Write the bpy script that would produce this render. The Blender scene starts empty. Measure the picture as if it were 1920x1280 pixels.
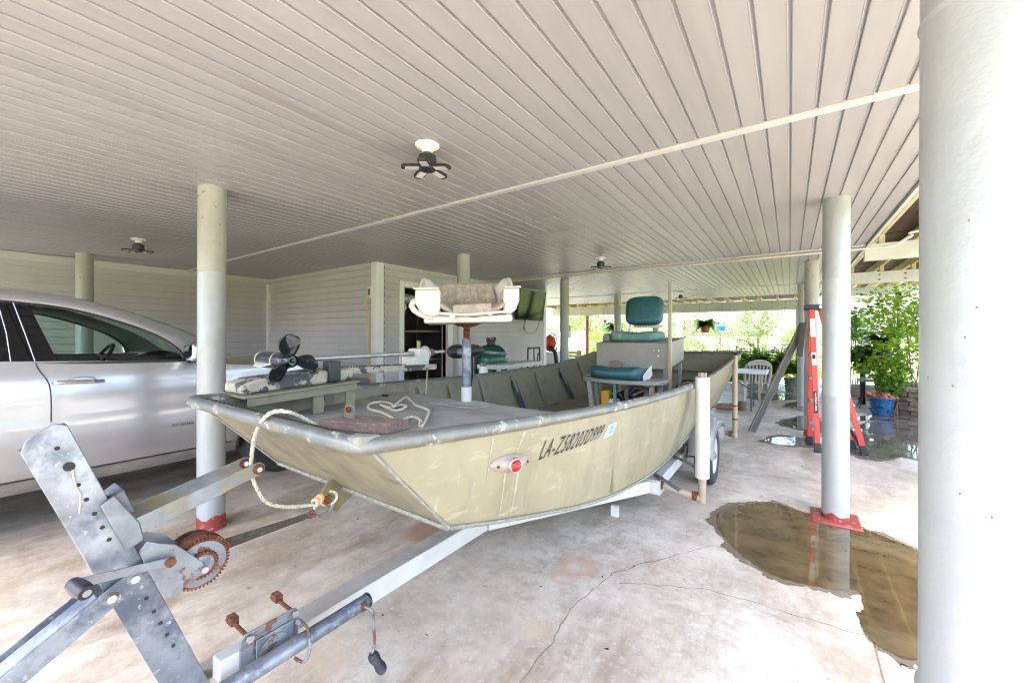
import bpy, bmesh, math, random
from mathutils import Vector, Matrix, Quaternion
random.seed(7)
V = Vector
R = math.radians
scene = bpy.context.scene
# ------------------------------------------------------------------ camera
EYE = 1.4
YAW = R(34.9)
cam_data = bpy.data.cameras.new('camera')
cam = bpy.data.objects.new('camera', cam_data)
scene.collection.objects.link(cam)
cam_data.lens = 14.0
cam_data.sensor_width = 36.0
cam_data.shift_y = -0.0061
cam_data.clip_start = 0.02
cam_data.clip_end = 3000
cam.matrix_world = (Matrix.Translation((0, 0, EYE)) @ Matrix.Rotation(YAW, 4, 'Z')
                    @ Matrix.Rotation(R(90), 4, 'X') @ Matrix.Rotation(R(0.2), 4, 'Z'))
scene.camera = cam
# ------------------------------------------------------------------ sky, sun, exposure
SUN_ELEV, SUN_AZ = R(70), R(192)          # azimuth measured clockwise from +Y
world = bpy.data.worlds.new('World')
scene.world = world
world.use_nodes = True
wn = world.node_tree.nodes
wn.clear()
wo = wn.new('ShaderNodeOutputWorld')
wb = wn.new('ShaderNodeBackground')
ws = wn.new('ShaderNodeTexSky')
ws.sky_type = 'NISHITA'
ws.sun_disc = False
ws.sun_elevation = SUN_ELEV
ws.sun_rotation = SUN_AZ
ws.air_density = 1.0
ws.dust_density = 4.4
ws.ozone_density = 1.0
wb.inputs['Strength'].default_value = 0.15
world.node_tree.links.new(ws.outputs[0], wb.inputs[0])
world.node_tree.links.new(wb.outputs[0], wo.inputs[0])
sun_data = bpy.data.lights.new('sun', 'SUN')
sun = bpy.data.objects.new('sun', sun_data)
scene.collection.objects.link(sun)
sun_data.energy = 1.5
sun_data.angle = R(12)
sun_data.color = (1.0, 0.98, 0.95)
sd = V((math.sin(SUN_AZ) * math.cos(SUN_ELEV), math.cos(SUN_AZ) * math.cos(SUN_ELEV), math.sin(SUN_ELEV)))
sun.rotation_euler = sd.to_track_quat('Z', 'Y').to_euler()
scene.view_settings.view_transform = 'Standard'
scene.view_settings.look = 'None'
scene.view_settings.exposure = 3.52
scene.view_settings.gamma = 1.0
scene.view_settings.use_curve_mapping = False
scene.render.engine = 'CYCLES'
scene.cycles.max_bounces = 12
scene.cycles.diffuse_bounces = 5
scene.cycles.glossy_bounces = 4
scene.cycles.transmission_bounces = 6
scene.cycles.transparent_max_bounces = 12
scene.cycles.sample_clamp_indirect = 8.0
scene.cycles.use_denoising = True
scene.cycles.adaptive_threshold = 0.02
scene.cycles.filter_width = 1.1
scene.cycles.caustics_reflective = False
scene.cycles.caustics_refractive = False
# ------------------------------------------------------------------ node materials
MAT = {}
def nd(t, kind, **kw):
    n = t.nodes.new(kind)
    for k, v in kw.items():
        setattr(n, k, v)
    return n
def lk(t, a, b):
    t.links.new(a, b)
def setin(n, **kw):
    for k, v in kw.items():
        n.inputs[k.replace('_', ' ')].default_value = v
def c4(c):
    return (c[0], c[1], c[2], 1.0)
def noise(t, pos, scale, detail=4, rough=.55, stretch=None):
    n = nd(t, 'ShaderNodeTexNoise')
    setin(n, Scale=scale, Detail=detail, Roughness=rough)
    if stretch:
        m = nd(t, 'ShaderNodeMapping')
        m.inputs['Scale'].default_value = stretch
        lk(t, pos, m.inputs['Vector'])
        pos = m.outputs[0]
    lk(t, pos, n.inputs['Vector'])
    return n.outputs['Fac']
def ramp(t, fac, a, b, lo=0., hi=1.):
    n = nd(t, 'ShaderNodeMapRange')
    n.clamp = True
    setin(n, From_Min=a, From_Max=b, To_Min=lo, To_Max=hi)
    lk(t, fac, n.inputs['Value'])
    return n.outputs[0]
def mixc(t, fac, a, b, mode='MIX'):
    n = nd(t, 'ShaderNodeMix', data_type='RGBA', blend_type=mode)
    if isinstance(fac, float) or isinstance(fac, int):
        n.inputs[0].default_value = fac
    else:
        lk(t, fac, n.inputs[0])
    for s, i in ((a, 6), (b, 7)):
        if isinstance(s, tuple):
            n.inputs[i].default_value = c4(s)
        else:
            lk(t, s, n.inputs[i])
    return n.outputs[2]
def start(name):
    m = bpy.data.materials.new(name)
    m.use_nodes = True
    t = m.node_tree
    t.nodes.clear()
    out = nd(t, 'ShaderNodeOutputMaterial')
    p = nd(t, 'ShaderNodeBsdfPrincipled')
    lk(t, p.outputs[0], out.inputs['Surface'])
    pos = nd(t, 'ShaderNodeNewGeometry').outputs['Position']
    MAT[name] = m
    return m, t, p, pos
def M(name, base, rough=.55, metal=0., var=.12, scale=6., dirt=None, amt=.6, dscale=5., soft=.12,
      dirt2=None, amt2=.65, dscale2=20., bump=0., bscale=60., stretch=None, coat=0., spec=.5, dmax=.9, drough=.85, objvar=0.):
    m, t, p, pos = start(name)
    f = noise(t, pos, scale, 5, .6, stretch)
    k = ramp(t, f, .3, .7, 1 - var, 1 + var)
    col = mixc(t, 1., tuple(base), k, 'MULTIPLY')
    if objvar:
        col = mixc(t, 1., col, ramp(t, nd(t, 'ShaderNodeObjectInfo').outputs['Random'], 0., 1., 1 - objvar, 1 + objvar), 'MULTIPLY')
    rg = rough
    if dirt:
        g = ramp(t, noise(t, pos, dscale, 8, .65, stretch), amt, amt + soft, 0., dmax)
        col = mixc(t, g, col, tuple(dirt))
        mr = nd(t, 'ShaderNodeMix')
        mr.inputs[2].default_value = rough
        mr.inputs[3].default_value = drough
        lk(t, g, mr.inputs[0])
        lk(t, mr.outputs[0], p.inputs['Roughness'])
        if metal:
            mm = ramp(t, g, 0., 1., metal, 0.)
            lk(t, mm, p.inputs['Metallic'])
    else:
        p.inputs['Roughness'].default_value = rough
        p.inputs['Metallic'].default_value = metal
    if dirt2:
        g = ramp(t, noise(t, pos, dscale2, 6, .6), amt2, amt2 + .06, 0., .85)
        col = mixc(t, g, col, tuple(dirt2))
    lk(t, col, p.inputs['Base Color'])
    p.inputs['Specular IOR Level'].default_value = spec
    if coat:
        p.inputs['Coat Weight'].default_value = coat
        p.inputs['Coat Roughness'].default_value = .05
    if bump:
        b = nd(t, 'ShaderNodeBump')
        setin(b, Strength=bump, Distance=.01)
        lk(t, noise(t, pos, bscale, 5, .6, stretch), b.inputs['Height'])
        lk(t, b.outputs[0], p.inputs['Normal'])
    return m
def leafmat(name, a, b, trans=.35, rough=.5):
    m, t, p, pos = start(name)
    geo = nd(t, 'ShaderNodeNewGeometry')
    c = mixc(t, geo.outputs['Random Per Island'], tuple(a), tuple(b))
    c = mixc(t, 1., c, ramp(t, noise(t, pos, 2.5, 3), .3, .7, .75, 1.2), 'MULTIPLY')
    lk(t, c, p.inputs['Base Color'])
    p.inputs['Roughness'].default_value = rough
    tr = nd(t, 'ShaderNodeBsdfTranslucent')
    lk(t, c, tr.inputs[0])
    mx = nd(t, 'ShaderNodeMixShader')
    mx.inputs[0].default_value = trans
    lk(t, p.outputs[0], mx.inputs[1])
    lk(t, tr.outputs[0], mx.inputs[2])
    out = [n for n in t.nodes if n.type == 'OUTPUT_MATERIAL'][0]
    lk(t, mx.outputs[0], out.inputs['Surface'])
    return m
def glassmat(name, tint, refl=.12, rough=.02):
    m, t, p, pos = start(name)
    t.nodes.remove(p)
    out = [n for n in t.nodes if n.type == 'OUTPUT_MATERIAL'][0]
    a = nd(t, 'ShaderNodeBsdfTransparent')
    a.inputs[0].default_value = c4(tint)
    g = nd(t, 'ShaderNodeBsdfGlossy')
    g.inputs['Roughness'].default_value = rough
    lw = nd(t, 'ShaderNodeLayerWeight')
    pw = nd(t, 'ShaderNodeMath', operation='POWER')
    pw.inputs[1].default_value = 4.
    lk(t, lw.outputs['Facing'], pw.inputs[0])
    mx = nd(t, 'ShaderNodeMixShader')
    lk(t, ramp(t, pw.outputs[0], 0., 1., .05, .75), mx.inputs[0])
    lk(t, a.outputs[0], mx.inputs[1])
    lk(t, g.outputs[0], mx.inputs[2])
    lk(t, mx.outputs[0], out.inputs['Surface'])
    return m
# ------------------------------------------------------------------ mesh builder
OR = {}                                  # origin of each thing / part
def tag(o, label=None, cat=None, group=None, kind=None):
    if label: o['label'] = label
    if cat: o['category'] = cat
    if group: o['group'] = group
    if kind: o['kind'] = kind
    return o
def thing(name, loc, label, cat, group=None, parent=None):
    o = bpy.data.objects.new(name, None)
    o.empty_display_size = .1
    scene.collection.objects.link(o)
    loc = V(loc)
    if parent is not None:
        o.parent = parent
        o.location = loc - OR[parent.name]
    else:
        o.location = loc
        tag(o, label, cat, group)
    OR[o.name] = loc
    return o
class B:
    def __init__(s):
        s.v, s.f = [], []
    def add(s, vs, fs):
        n = len(s.v)
        s.v += [V(a) for a in vs]
        s.f += [tuple(i + n for i in f) for f in fs]
        return s
    def box(s, x0, x1, y0, y1, z0, z1):
        return s.add([(x0, y0, z0), (x1, y0, z0), (x1, y1, z0), (x0, y1, z0), (x0, y0, z1), (x1, y0, z1), (x1, y1, z1), (x0, y1, z1)],
                     [(3, 2, 1, 0), (4, 5, 6, 7), (0, 1, 5, 4), (1, 2, 6, 5), (2, 3, 7, 6), (3, 0, 4, 7)])
    def bar(s, p0, p1, w, h, up=(0, 0, 1), w1=None, h1=None):
        p0, p1 = V(p0), V(p1)
        d = (p1 - p0).normalized()
        sd = d.cross(V(up))
        if sd.length < 1e-4:
            sd = d.cross(V((1, 0, 0)))
        sd.normalize()
        u = sd.cross(d).normalized()
        w1 = w if w1 is None else w1
        h1 = h if h1 is None else h1
        vs = []
        for p, a, b in ((p0, w / 2, h / 2), (p1, w1 / 2, h1 / 2)):
            vs += [p - sd * a - u * b, p + sd * a - u * b, p + sd * a + u * b, p - sd * a + u * b]
        return s.add(vs, [(3, 2, 1, 0), (4, 5, 6, 7), (0, 1, 5, 4), (1, 2, 6, 5), (2, 3, 7, 6), (3, 0, 4, 7)])
    def tube(s, pts, r, n=10, closed=False, flat=1.):
        pts = [V(p) for p in pts]
        m = len(pts)
        rs = r if isinstance(r, (list, tuple)) else [r] * m
        tang = []
        for i in range(m):
            a = pts[(i - 1) % m] if closed or i > 0 else pts[i]
            b = pts[(i + 1) % m] if closed or i < m - 1 else pts[i]
            tang.append((b - a).normalized())
        t = tang[0]
        nrm = t.cross(V((0, 0, 1)))
        if nrm.length < 1e-3: nrm = t.cross(V((1, 0, 0)))
        nrm.normalize()
        vs, fs = [], []
        for i in range(m):
            t2 = tang[i]
            ax = t.cross(t2)
            if ax.length > 1e-6:
                nrm = Quaternion(ax.normalized(), t.angle(t2)) @ nrm
            t = t2
            bn = t.cross(nrm)
            for j in range(n):
                a = 2 * math.pi * j / n
                vs.append(pts[i] + nrm * (math.cos(a) * rs[i]) + bn * (math.sin(a) * rs[i] * flat))
        for i in range(m if closed else m - 1):
            k = (i + 1) % m
            for j in range(n):
                fs.append((i * n + j, i * n + (j + 1) % n, k * n + (j + 1) % n, k * n + j))
        if not closed:
            fs.append(tuple(reversed(range(n))))
            fs.append(tuple((m - 1) * n + j for j in range(n)))
        return s.add(vs, fs)
    def cyl(s, p0, p1, r, r1=None, n=16):
        return s.tube([p0, p1], [r, r if r1 is None else r1], n)
    def lathe(s, prof, c=(0, 0, 0), n=24, axis=(0, 0, 1), caps=True, arc=None):
        c, a = V(c), V(axis).normalized()
        e1 = a.cross(V((0, 0, 1)))
        if e1.length < 1e-3: e1 = V((1, 0, 0))
        e1.normalize()
        e2 = a.cross(e1)
        vs, fs = [], []
        for r, z in prof:
            for j in range(n):
                t = 2 * math.pi * j / n
                vs.append(c + a * z + e1 * (r * math.cos(t)) + e2 * (r * math.sin(t)))
        for i in range(len(prof) - 1):
            for j in range(n):
                fs.append((i * n + j, i * n + (j + 1) % n, (i + 1) * n + (j + 1) % n, (i + 1) * n + j))
        if caps:
            fs.append(tuple(reversed(range(n))))
            fs.append(tuple((len(prof) - 1) * n + j for j in range(n)))
        return s.add(vs, fs)
    def prism(s, poly, off):
        off = V(off)
        n = len(poly)
        vs = [V(p) for p in poly] + [V(p) + off for p in poly]
        fs = [tuple(reversed(range(n))), tuple(range(n, 2 * n))]
        fs += [(i, (i + 1) % n, n + (i + 1) % n, n + i) for i in range(n)]
        return s.add(vs, fs)
    def grid(s, fn, nu, nv, cu=False):
        vs = [fn(i / nu, j / nv) for i in range(nu + (0 if cu else 1)) for j in range(nv + 1)]
        m = nu if cu else nu + 1
        fs = []
        for i in range(nu):
            for j in range(nv):
                a, b = i, (i + 1) % m
                fs.append((a * (nv + 1) + j, b * (nv + 1) + j, b * (nv + 1) + j + 1, a * (nv + 1) + j + 1))
        return s.add(vs, fs)
    def ball(s, c, r, n=12, m=8, rot=None):
        c = V(c)
        r = V(r) if isinstance(r, (tuple, list, Vector)) else V((r, r, r))
        def fn(a, b):
            t, q = 2 * math.pi * a, math.pi * (b - .5) * .999
            p = V((r.x * math.cos(q) * math.cos(t), r.y * math.cos(q) * math.sin(t), r.z * math.sin(q)))
            if rot: p = rot @ p
            return c + p
        return s.grid(fn, n, m, cu=True)
    def rope(s, pts, r, twist=55.):
        pts = [V(p) for p in pts]
        q = []
        for a, b in zip(pts, pts[1:]):
            n = max(1, int((b - a).length / (r * .9)))
            q += [a.lerp(b, k / n) for k in range(n)]
        q.append(pts[-1])
        for st in range(3):
            out, L = [], 0.
            nrm = None
            for i, p in enumerate(q):
                t = (q[min(i + 1, len(q) - 1)] - q[max(i - 1, 0)]).normalized()
                if nrm is None:
                    nrm = t.cross(V((.3, .2, 1))).normalized()
                nrm = (nrm - t * nrm.dot(t)).normalized()
                bn = t.cross(nrm)
                if i: L += (p - q[i - 1]).length
                a = st * 2.0944 + L / r * .62
                out.append(p + (nrm * math.cos(a) + bn * math.sin(a)) * r * .5)
            s.tube(out, r * .56, 5)
        return s
    def xf(s, fn):
        s.v = [V(fn(p)) for p in s.v]
        return s
    def build(s, name, mat, parent=None, smooth=True, bevel=0., ang=35, fix=True, local=False, solid=0., sub=0):
        me = bpy.data.meshes.new(name)
        o0 = V((0, 0, 0)) if (parent is None or local) else OR[parent.name]
        me.from_pydata([p - o0 for p in s.v], [], s.f)
        if fix:
            bm = bmesh.new()
            bm.from_mesh(me)
            bmesh.ops.recalc_face_normals(bm, faces=bm.faces)
            bm.to_mesh(me)
            bm.free()
        me.materials.append(MAT[mat] if isinstance(mat, str) else mat)
        if smooth:
            for p in me.polygons: p.use_smooth = True
            me.set_sharp_from_angle(angle=R(ang))
        o = bpy.data.objects.new(name, me)
        scene.collection.objects.link(o)
        if parent is not None:
            o.parent = parent
            OR[o.name] = V(o0)
        else:
            OR[o.name] = V((0, 0, 0))
        if solid:
            md = o.modifiers.new('thickness', 'SOLIDIFY')
            md.thickness = solid
        if bevel:
            md = o.modifiers.new('bevel', 'BEVEL')
            md.width = bevel
            md.segments = 2
            md.limit_method = 'ANGLE'
            md.angle_limit = R(40)
        if sub:
            md = o.modifiers.new('subdivision', 'SUBSURF')
            md.levels = md.render_levels = sub
        return o
def single(b, name, mat, label, cat, group=None, **kw):
    return tag(b.build(name, mat, None, **kw), label, cat, group)
def struct(b, name, mat, kind='structure', **kw):
    return tag(b.build(name, mat, None, **kw), kind=kind)
def copy_tree(o, parent=None, loc=None, rz=None, label=None, group=None):
    c = o.copy()
    scene.collection.objects.link(c)
    c.parent = parent
    if loc is not None: c.location = loc
    if rz is not None: c.rotation_euler = (0, 0, rz)
    if label: c['label'] = label
    if group: c['group'] = group
    for ch in list(o.children):
        copy_tree(ch, c)
    return c
def lerp(a, b, t):
    return a + (b - a) * t
def interp(tab, y):
    if y <= tab[0][0]: return tab[0][1:]
    for a, b in zip(tab, tab[1:]):
        if y <= b[0]:
            t = (y - a[0]) / (b[0] - a[0])
            return tuple(lerp(p, q, t) for p, q in zip(a[1:], b[1:]))
    return tab[-1][1:]
def smooth_path(pts, k=6, closed=False):
    pts = [V(p) for p in pts]
    n = len(pts)
    out = []
    for i in range(n if closed else n - 1):
        p0 = pts[(i - 1) % n] if closed or i > 0 else pts[0]
        p1, p2 = pts[i], pts[(i + 1) % n]
        p3 = pts[(i + 2) % n] if closed or i + 2 < n else pts[-1]
        for j in range(k):
            t = j / k
            out.append(.5 * ((2 * p1) + (p2 - p0) * t + (2 * p0 - 5 * p1 + 4 * p2 - p3) * t * t + (3 * p1 - p0 - 3 * p2 + p3) * t ** 3))
    if not closed: out.append(pts[-1])
    return out
# turns an image pixel (from the camera at 0,0,1.4) plus a chosen plane into a point
SC, SS = math.cos(YAW), math.sin(YAW)
def at(u, v, x=None, y=None, z=None):
    k = (u - 960) / 746.67
    w = (628.3 + .0037 * (u - 960) - v) / 746.67
    r = V((-SS + SC * k, SC + SS * k, w))
    t = x / r.x if x is not None else y / r.y if y is not None else (z - EYE) / r.z
    return V((0, 0, EYE)) + r * t
# ------------------------------------------------------------------ material set
RUST = (.13, .045, .02)
M('vinyl', (.345, .345, .345), .42, var=.06, scale=2, objvar=.035, dirt=(.20, .17, .125), amt=.60, dscale=.9, soft=.16, dmax=.55, stretch=(5, .45, 1), drough=.6)
M('groove', (.30, .27, .24), .6, var=.1)
M('vinyl_white', (.56, .55, .53), .4, var=.04, dirt=(.5, .42, .3), amt=.72, dscale=3, dmax=.4)
M('siding', (.54, .52, .525), .5, objvar=.03, var=.05, scale=2.5, dirt=(.3, .28, .25), amt=.66, dscale=2, dmax=.3, stretch=(1, 1, .4))
M('trim', (.78, .78, .77), .4, var=.04)
M('column_paint', (.355, .37, .372), .35, var=.06, scale=5, dirt=(.38, .365, .30), amt=.6, dscale=2.2, soft=.25, dmax=.5, bump=.5, bscale=11, dirt2=(.2, .14, .09), amt2=.735, dscale2=19, drough=.5)
M('column_top', (.385, .39, .35), .45, var=.08, scale=8, dirt=(.26, .16, .07), amt=.60, dscale=14, soft=.08, bump=.2, bscale=40)
M('red_paint', (.27, .045, .035), .5, var=.2, scale=20, dirt=(.42, .30, .27), amt=.58, dscale=22, soft=.06, bump=.2)
M('galv', (.235, .255, .285), .42, .6, var=.5, scale=8, dirt=(.055, .068, .10), amt=.485, dscale=7, soft=.13, dmax=.85, dirt2=(.40, .42, .45), amt2=.62, dscale2=45, bump=.15, bscale=90, drough=.5)
M('galv_worn', (.20, .22, .24), .5, .6, var=.25, scale=16, dirt=(.24, .19, .085), amt=.47, dscale=9, soft=.12, dirt2=RUST, amt2=.68, dscale2=22, bump=.15, bscale=80)
M('galv_rusty', (.21, .225, .245), .5, .5, var=.2, scale=16, dirt=RUST, amt=.52, dscale=14, soft=.05, bump=.25, bscale=80)
M('rust', RUST, .9, .1, var=.45, scale=45, dirt=(.24, .10, .04), amt=.55, dscale=35, bump=.5, bscale=120)
M('steel', (.5, .5, .5), .35, .9, var=.1)
M('trailer_white', (.54, .535, .515), .5, var=.08, scale=8, dirt=(.45, .36, .26), amt=.61, dscale=5, soft=.12, dmax=.6, dirt2=(.25, .14, .07), amt2=.72, dscale2=30, bump=.15)
M('trailer_top', (.33, .31, .28), .7, var=.2, scale=12, dirt=(.34, .30, .25), amt=.5, dscale=9, soft=.15, bump=.2)
M('pvc_white', (.66, .655, .635), .35, var=.04, dirt=(.45, .4, .33), amt=.72, dscale=9, dmax=.6)
M('pvc_dirty', (.33, .28, .205), .5, var=.15, dirt=(.35, .2, .1), amt=.6, dscale=8)
M('rubber', (.035, .036, .04), .75, var=.2, scale=20, bump=.2)
M('black_plastic', (.018, .019, .022), .4, var=.15)
M('grip', (.02, .021, .026), .45, var=.2)
M('boat_in', (.23, .215, .145), .55, .15, var=.18, scale=5, dirt=(.11, .095, .06), amt=.55, dscale=5, soft=.2, dirt2=(.5, .48, .40), amt2=.72, dscale2=35)
M('boat_deck', (.34, .34, .31), .55, .1, var=.2, scale=4, dirt=(.24, .23, .195), amt=.5, dscale=5, soft=.2, dirt2=(.46, .46, .42), amt2=.66, dscale2=24, bump=.1, stretch=(.5, 1, 1))
M('gunwale', (.17, .175, .165), .42, .35, var=.2, scale=9, dirt=(.46, .44, .39), amt=.575, dscale=14, soft=.05, dirt2=(.22, .21, .155), amt2=.56, dscale2=8, bump=.12)
M('weld', (.25, .245, .21), .5, .3, var=.3, scale=60, bump=.6, bscale=150)
M('console_grey', (.27, .26, .23), .5, .2, var=.15, scale=5, dirt=(.33, .25, .17), amt=.58, dscale=4, soft=.2, bump=.08)
M('bench_wood', (.30, .28, .24), .7, var=.2, scale=8, stretch=(1, 8, 8), dirt=(.2, .18, .15), amt=.55, dscale=9, bump=.2)
M('teal_vinyl', (.010, .085, .10), .36, var=.25, scale=6, dirt=(.035, .075, .07), amt=.52, dscale=9, dirt2=(.16, .2, .17), amt2=.7, dscale2=28, bump=.35, bscale=28)
M('teal_faded', (.10, .22, .21), .5, var=.15, scale=6, dirt=(.34, .32, .26), amt=.56, dscale=6, bump=.15, bscale=140)
M('seat_shell', (.60, .56, .51), .45, var=.05, scale=6, dirt=(.38, .27, .19), amt=.58, dscale=8, soft=.2, dmax=.6)
M('seat_fabric', (.36, .295, .235), .9, var=.2, scale=14, dirt=(.47, .41, .34), amt=.5, dscale=35, bump=.4, bscale=220)
M('rubber_strip', (.03, .035, .06), .7, var=.3, scale=40, bump=.6, bscale=60)
M('motor_black', (.02, .021, .03), .35, var=.25, scale=20, dirt=(.60, .55, .47), amt=.64, dscale=13, soft=.03, dmax=.85)
M('pod_black', (.022, .023, .03), .3, var=.25, scale=20, dirt=(.30, .27, .22), amt=.60, dscale=24, soft=.04, dmax=.8)
M('prop_black', (.008, .012, .016), .12, var=.1, dirt=(.05, .09, .06), amt=.6, dscale=9, drough=.3)
M('mount_chipped', (.38, .34, .275), .6, var=.15, scale=20, dirt=(.035, .04, .055), amt=.475, dscale=8, soft=.02, dirt2=(.35, .25, .16), amt2=.62, dscale2=24, bump=.1)
M('shaft_metal', (.5, .51, .5), .35, .7, var=.15, scale=20)
M('rope', (.55, .51, .40), .9, var=.25, scale=120, dirt=(.03, .17, .07), amt=.585, dscale=70, soft=.03, bump=.5, bscale=300)
M('rope_grey', (.62, .56, .44), .9, var=.35, scale=150, dirt=(.22, .19, .14), amt=.6, dscale=90, soft=.06, bump=.5, bscale=300)
M('rope_orange', (.65, .25, .05), .9, var=.3, scale=150)
M('strap', (.055, .046, .036), .85, var=.3, scale=60, dirt=(.14, .115, .085), amt=.6, dscale=40, bump=.4, bscale=300)
M('wood_block', (.23, .155, .125), .75, var=.25, scale=5, stretch=(1.2, 10, 10), dirt=(.33, .26, .22), amt=.5, dscale=9, bump=.4, bscale=40)
M('olive_plate', (.13, .12, .065), .5, .2, var=.2, scale=20, dirt=(.3, .28, .2), amt=.62, dscale=30)
M('fairing', (.33, .27, .235), .4, .1, var=.1, scale=20)
M('decal_black', (.012, .012, .013), .5, var=.05)
M('decal_white', (.82, .83, .82), .4, var=.03)
M('decal_teal', (.03, .42, .33), .4, var=.1)
M('cloth_pale', (.55, .52, .56), .95, var=.1, scale=10, bump=.2, bscale=200)
M('car_trim', (.02, .02, .023), .3, var=.05)
M('car_cladding', (.20, .195, .19), .6, var=.15, scale=8, dirt=(.30, .26, .2), amt=.5, dscale=5, soft=.2)
M('car_seat', (.20, .19, .17), .8, var=.1)
M('car_dash', (.15, .15, .14), .7, var=.1)
M('headliner', (.6, .58, .52), .9, var=.05)
M('chrome', (.72, .72, .74), .12, 1., var=.03)
M('tv_black', (.008, .008, .009), .3)
M('tv_screen', (.006, .007, .008), .06, spec=.22)
M('grill_green', (.008, .10, .065), .22, var=.15, scale=30, bump=.1, bscale=200)
M('dark', (.02, .018, .016), .8, var=.2)
M('yellow_cord', (.75, .42, .03), .6)
M('orange_cord', (.7, .22, .03), .6)
M('blower_red', (.62, .045, .02), .4, var=.1)
M('freezer', (.78, .78, .78), .4, var=.04)
M('brown_tube', (.10, .055, .04), .55, var=.2)
M('terracotta', (.40, .15, .08), .8, var=.15)
M('pot_blue', (.008, .07, .19), .4, var=.12, dirt=(.1, .2, .3), amt=.62, dscale=9)
M('pot_grey', (.25, .29, .26), .6, var=.15)
M('pot_white', (.62, .63, .66), .5, var=.05)
M('dead_leaf', (.35, .12, .07), .8, var=.3, scale=30)
M('ladder_red', (.56, .06, .045), .42, var=.08, scale=8)
M('ladder_alu', (.66, .67, .68), .4, .5, var=.1)
M('ladder_label', (.75, .75, .73), .5, var=.05)
M('channel_grey', (.095, .09, .078), .6, .2, var=.2, scale=7, dirt=(.16, .15, .13), amt=.6, dscale=7)
M('chair_plastic', (.40, .345, .30), .5, var=.06)
M('table_white', (.72, .73, .74), .45, var=.04)
M('table_leg', (.06, .07, .08), .4, .4)
M('bark', (.16, .115, .08), .9, var=.4, scale=20, bump=.8, bscale=40)
M('log_end', (.42, .32, .22), .85, var=.25, scale=25)
M('stone', (.21, .17, .135), .9, var=.4, scale=9, dirt=(.09, .075, .06), amt=.52, dscale=9, bump=.6, bscale=25)
M('soil', (.05, .035, .025), .95, var=.3, scale=30)
M('beam_white', (.62, .64, .57), .55, var=.1, scale=4, dirt=(.45, .46, .36), amt=.58, dscale=4, soft=.2)
M('rafter', (.55, .47, .25), .7, var=.2, scale=9)
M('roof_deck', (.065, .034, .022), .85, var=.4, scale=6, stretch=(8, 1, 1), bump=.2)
M('bolt', (.22, .2, .17), .5, .5)
M('conduit', (.60, .56, .50), .5, var=.15, dirt=(.33, .17, .09), amt=.6, dscale=6, soft=.1)
M('lamp_white', (.80, .80, .78), .4, var=.03)
M('lamp_panel', (.55, .56, .56), .35, var=.05)
M('fence_white', (.8, .8, .78), .6, var=.05)
M('far_roof', (.26, .16, .13), .8, var=.2)
M('far_wall', (.72, .70, .66), .8, var=.1)
M('red_post', (.42, .10, .10), .5, var=.15, scale=10)
M('pallet_wood', (.36, .31, .24), .85, var=.3, scale=6, bump=.2)
M('blue_cloth', (.03, .15, .5), .8, var=.2)
M('lens_red', (.32, .005, .005), .15, coat=.2)
M('fender_grey', (.34, .35, .355), .5, .3, var=.1, scale=6, dirt=(.25, .25, .25), amt=.58, dscale=6)
leafmat('leaf', (.06, .19, .02), (.20, .36, .04), .55)
leafmat('leaf_dark', (.04, .13, .02), (.12, .25, .035), .5)
leafmat('leaf_bright', (.12, .30, .02), (.33, .46, .04), .55)
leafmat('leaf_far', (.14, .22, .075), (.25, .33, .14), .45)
leafmat('leaf_fern', (.09, .30, .015), (.22, .44, .03), .6)
leafmat('grass_tall', (.30, .36, .08), (.55, .52, .20))
glassmat('car_glass', (.72, .86, .78))
# silver car paint
m_, t_, p_, pos_ = start('car_paint')
p_.inputs['Base Color'].default_value = (.52, .52, .545, 1)
p_.inputs['Metallic'].default_value = .62
p_.inputs['Roughness'].default_value = .26
p_.inputs['Coat Weight'].default_value = .85
p_.inputs['Coat Roughness'].default_value = .03
sx_ = nd(t_, 'ShaderNodeSeparateXYZ')
lk(t_, pos_, sx_.inputs[0])
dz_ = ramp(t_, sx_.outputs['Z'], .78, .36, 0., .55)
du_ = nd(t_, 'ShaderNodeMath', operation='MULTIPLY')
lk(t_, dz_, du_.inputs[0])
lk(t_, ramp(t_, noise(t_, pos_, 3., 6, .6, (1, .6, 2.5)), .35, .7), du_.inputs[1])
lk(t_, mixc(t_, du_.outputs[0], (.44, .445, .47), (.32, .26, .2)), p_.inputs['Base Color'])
m_, t_, p_, pos_ = start('car_tint')
p_.inputs['Base Color'].default_value = (.006, .006, .008, 1)
p_.inputs['Roughness'].default_value = .08
# hull paint outside: khaki with chalky streaks that run down, scuffs and darker bands
m_, t_, p_, pos_ = start('boat_paint')
c_ = mixc(t_, ramp(t_, noise(t_, pos_, 3.5, 6, .6), .35, .65), (.215, .195, .118), (.265, .245, .158))
g_ = ramp(t_, noise(t_, pos_, 2.2, 6, .65, (3., 3., .7)), .54, .72, 0., .55)
c_ = mixc(t_, g_, c_, (.16, .145, .095))
g_ = ramp(t_, noise(t_, pos_, 7., 5, .6, (3.4, 3.4, .25)), .63, .74, 0., .5)
c_ = mixc(t_, g_, c_, (.38, .365, .29))
g_ = ramp(t_, noise(t_, pos_, 24., 8, .7, (1, 1, 2)), .67, .72, 0., .7)
c_ = mixc(t_, g_, c_, (.12, .108, .08))
g_ = ramp(t_, noise(t_, pos_, 5., 9, .75, (4, .7, 5)), .56, .64, 0., .55)
c_ = mixc(t_, g_, c_, (.36, .34, .255))
g_ = ramp(t_, noise(t_, pos_, 1.6, 9, .7, (1, .6, 1.6)), .5, .66, 0., .6)
c_ = mixc(t_, g_, c_, (.165, .15, .10))
lk(t_, c_, p_.inputs['Base Color'])
p_.inputs['Roughness'].default_value = .42
b_ = nd(t_, 'ShaderNodeBump')
setin(b_, Strength=.35, Distance=.03)
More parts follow.
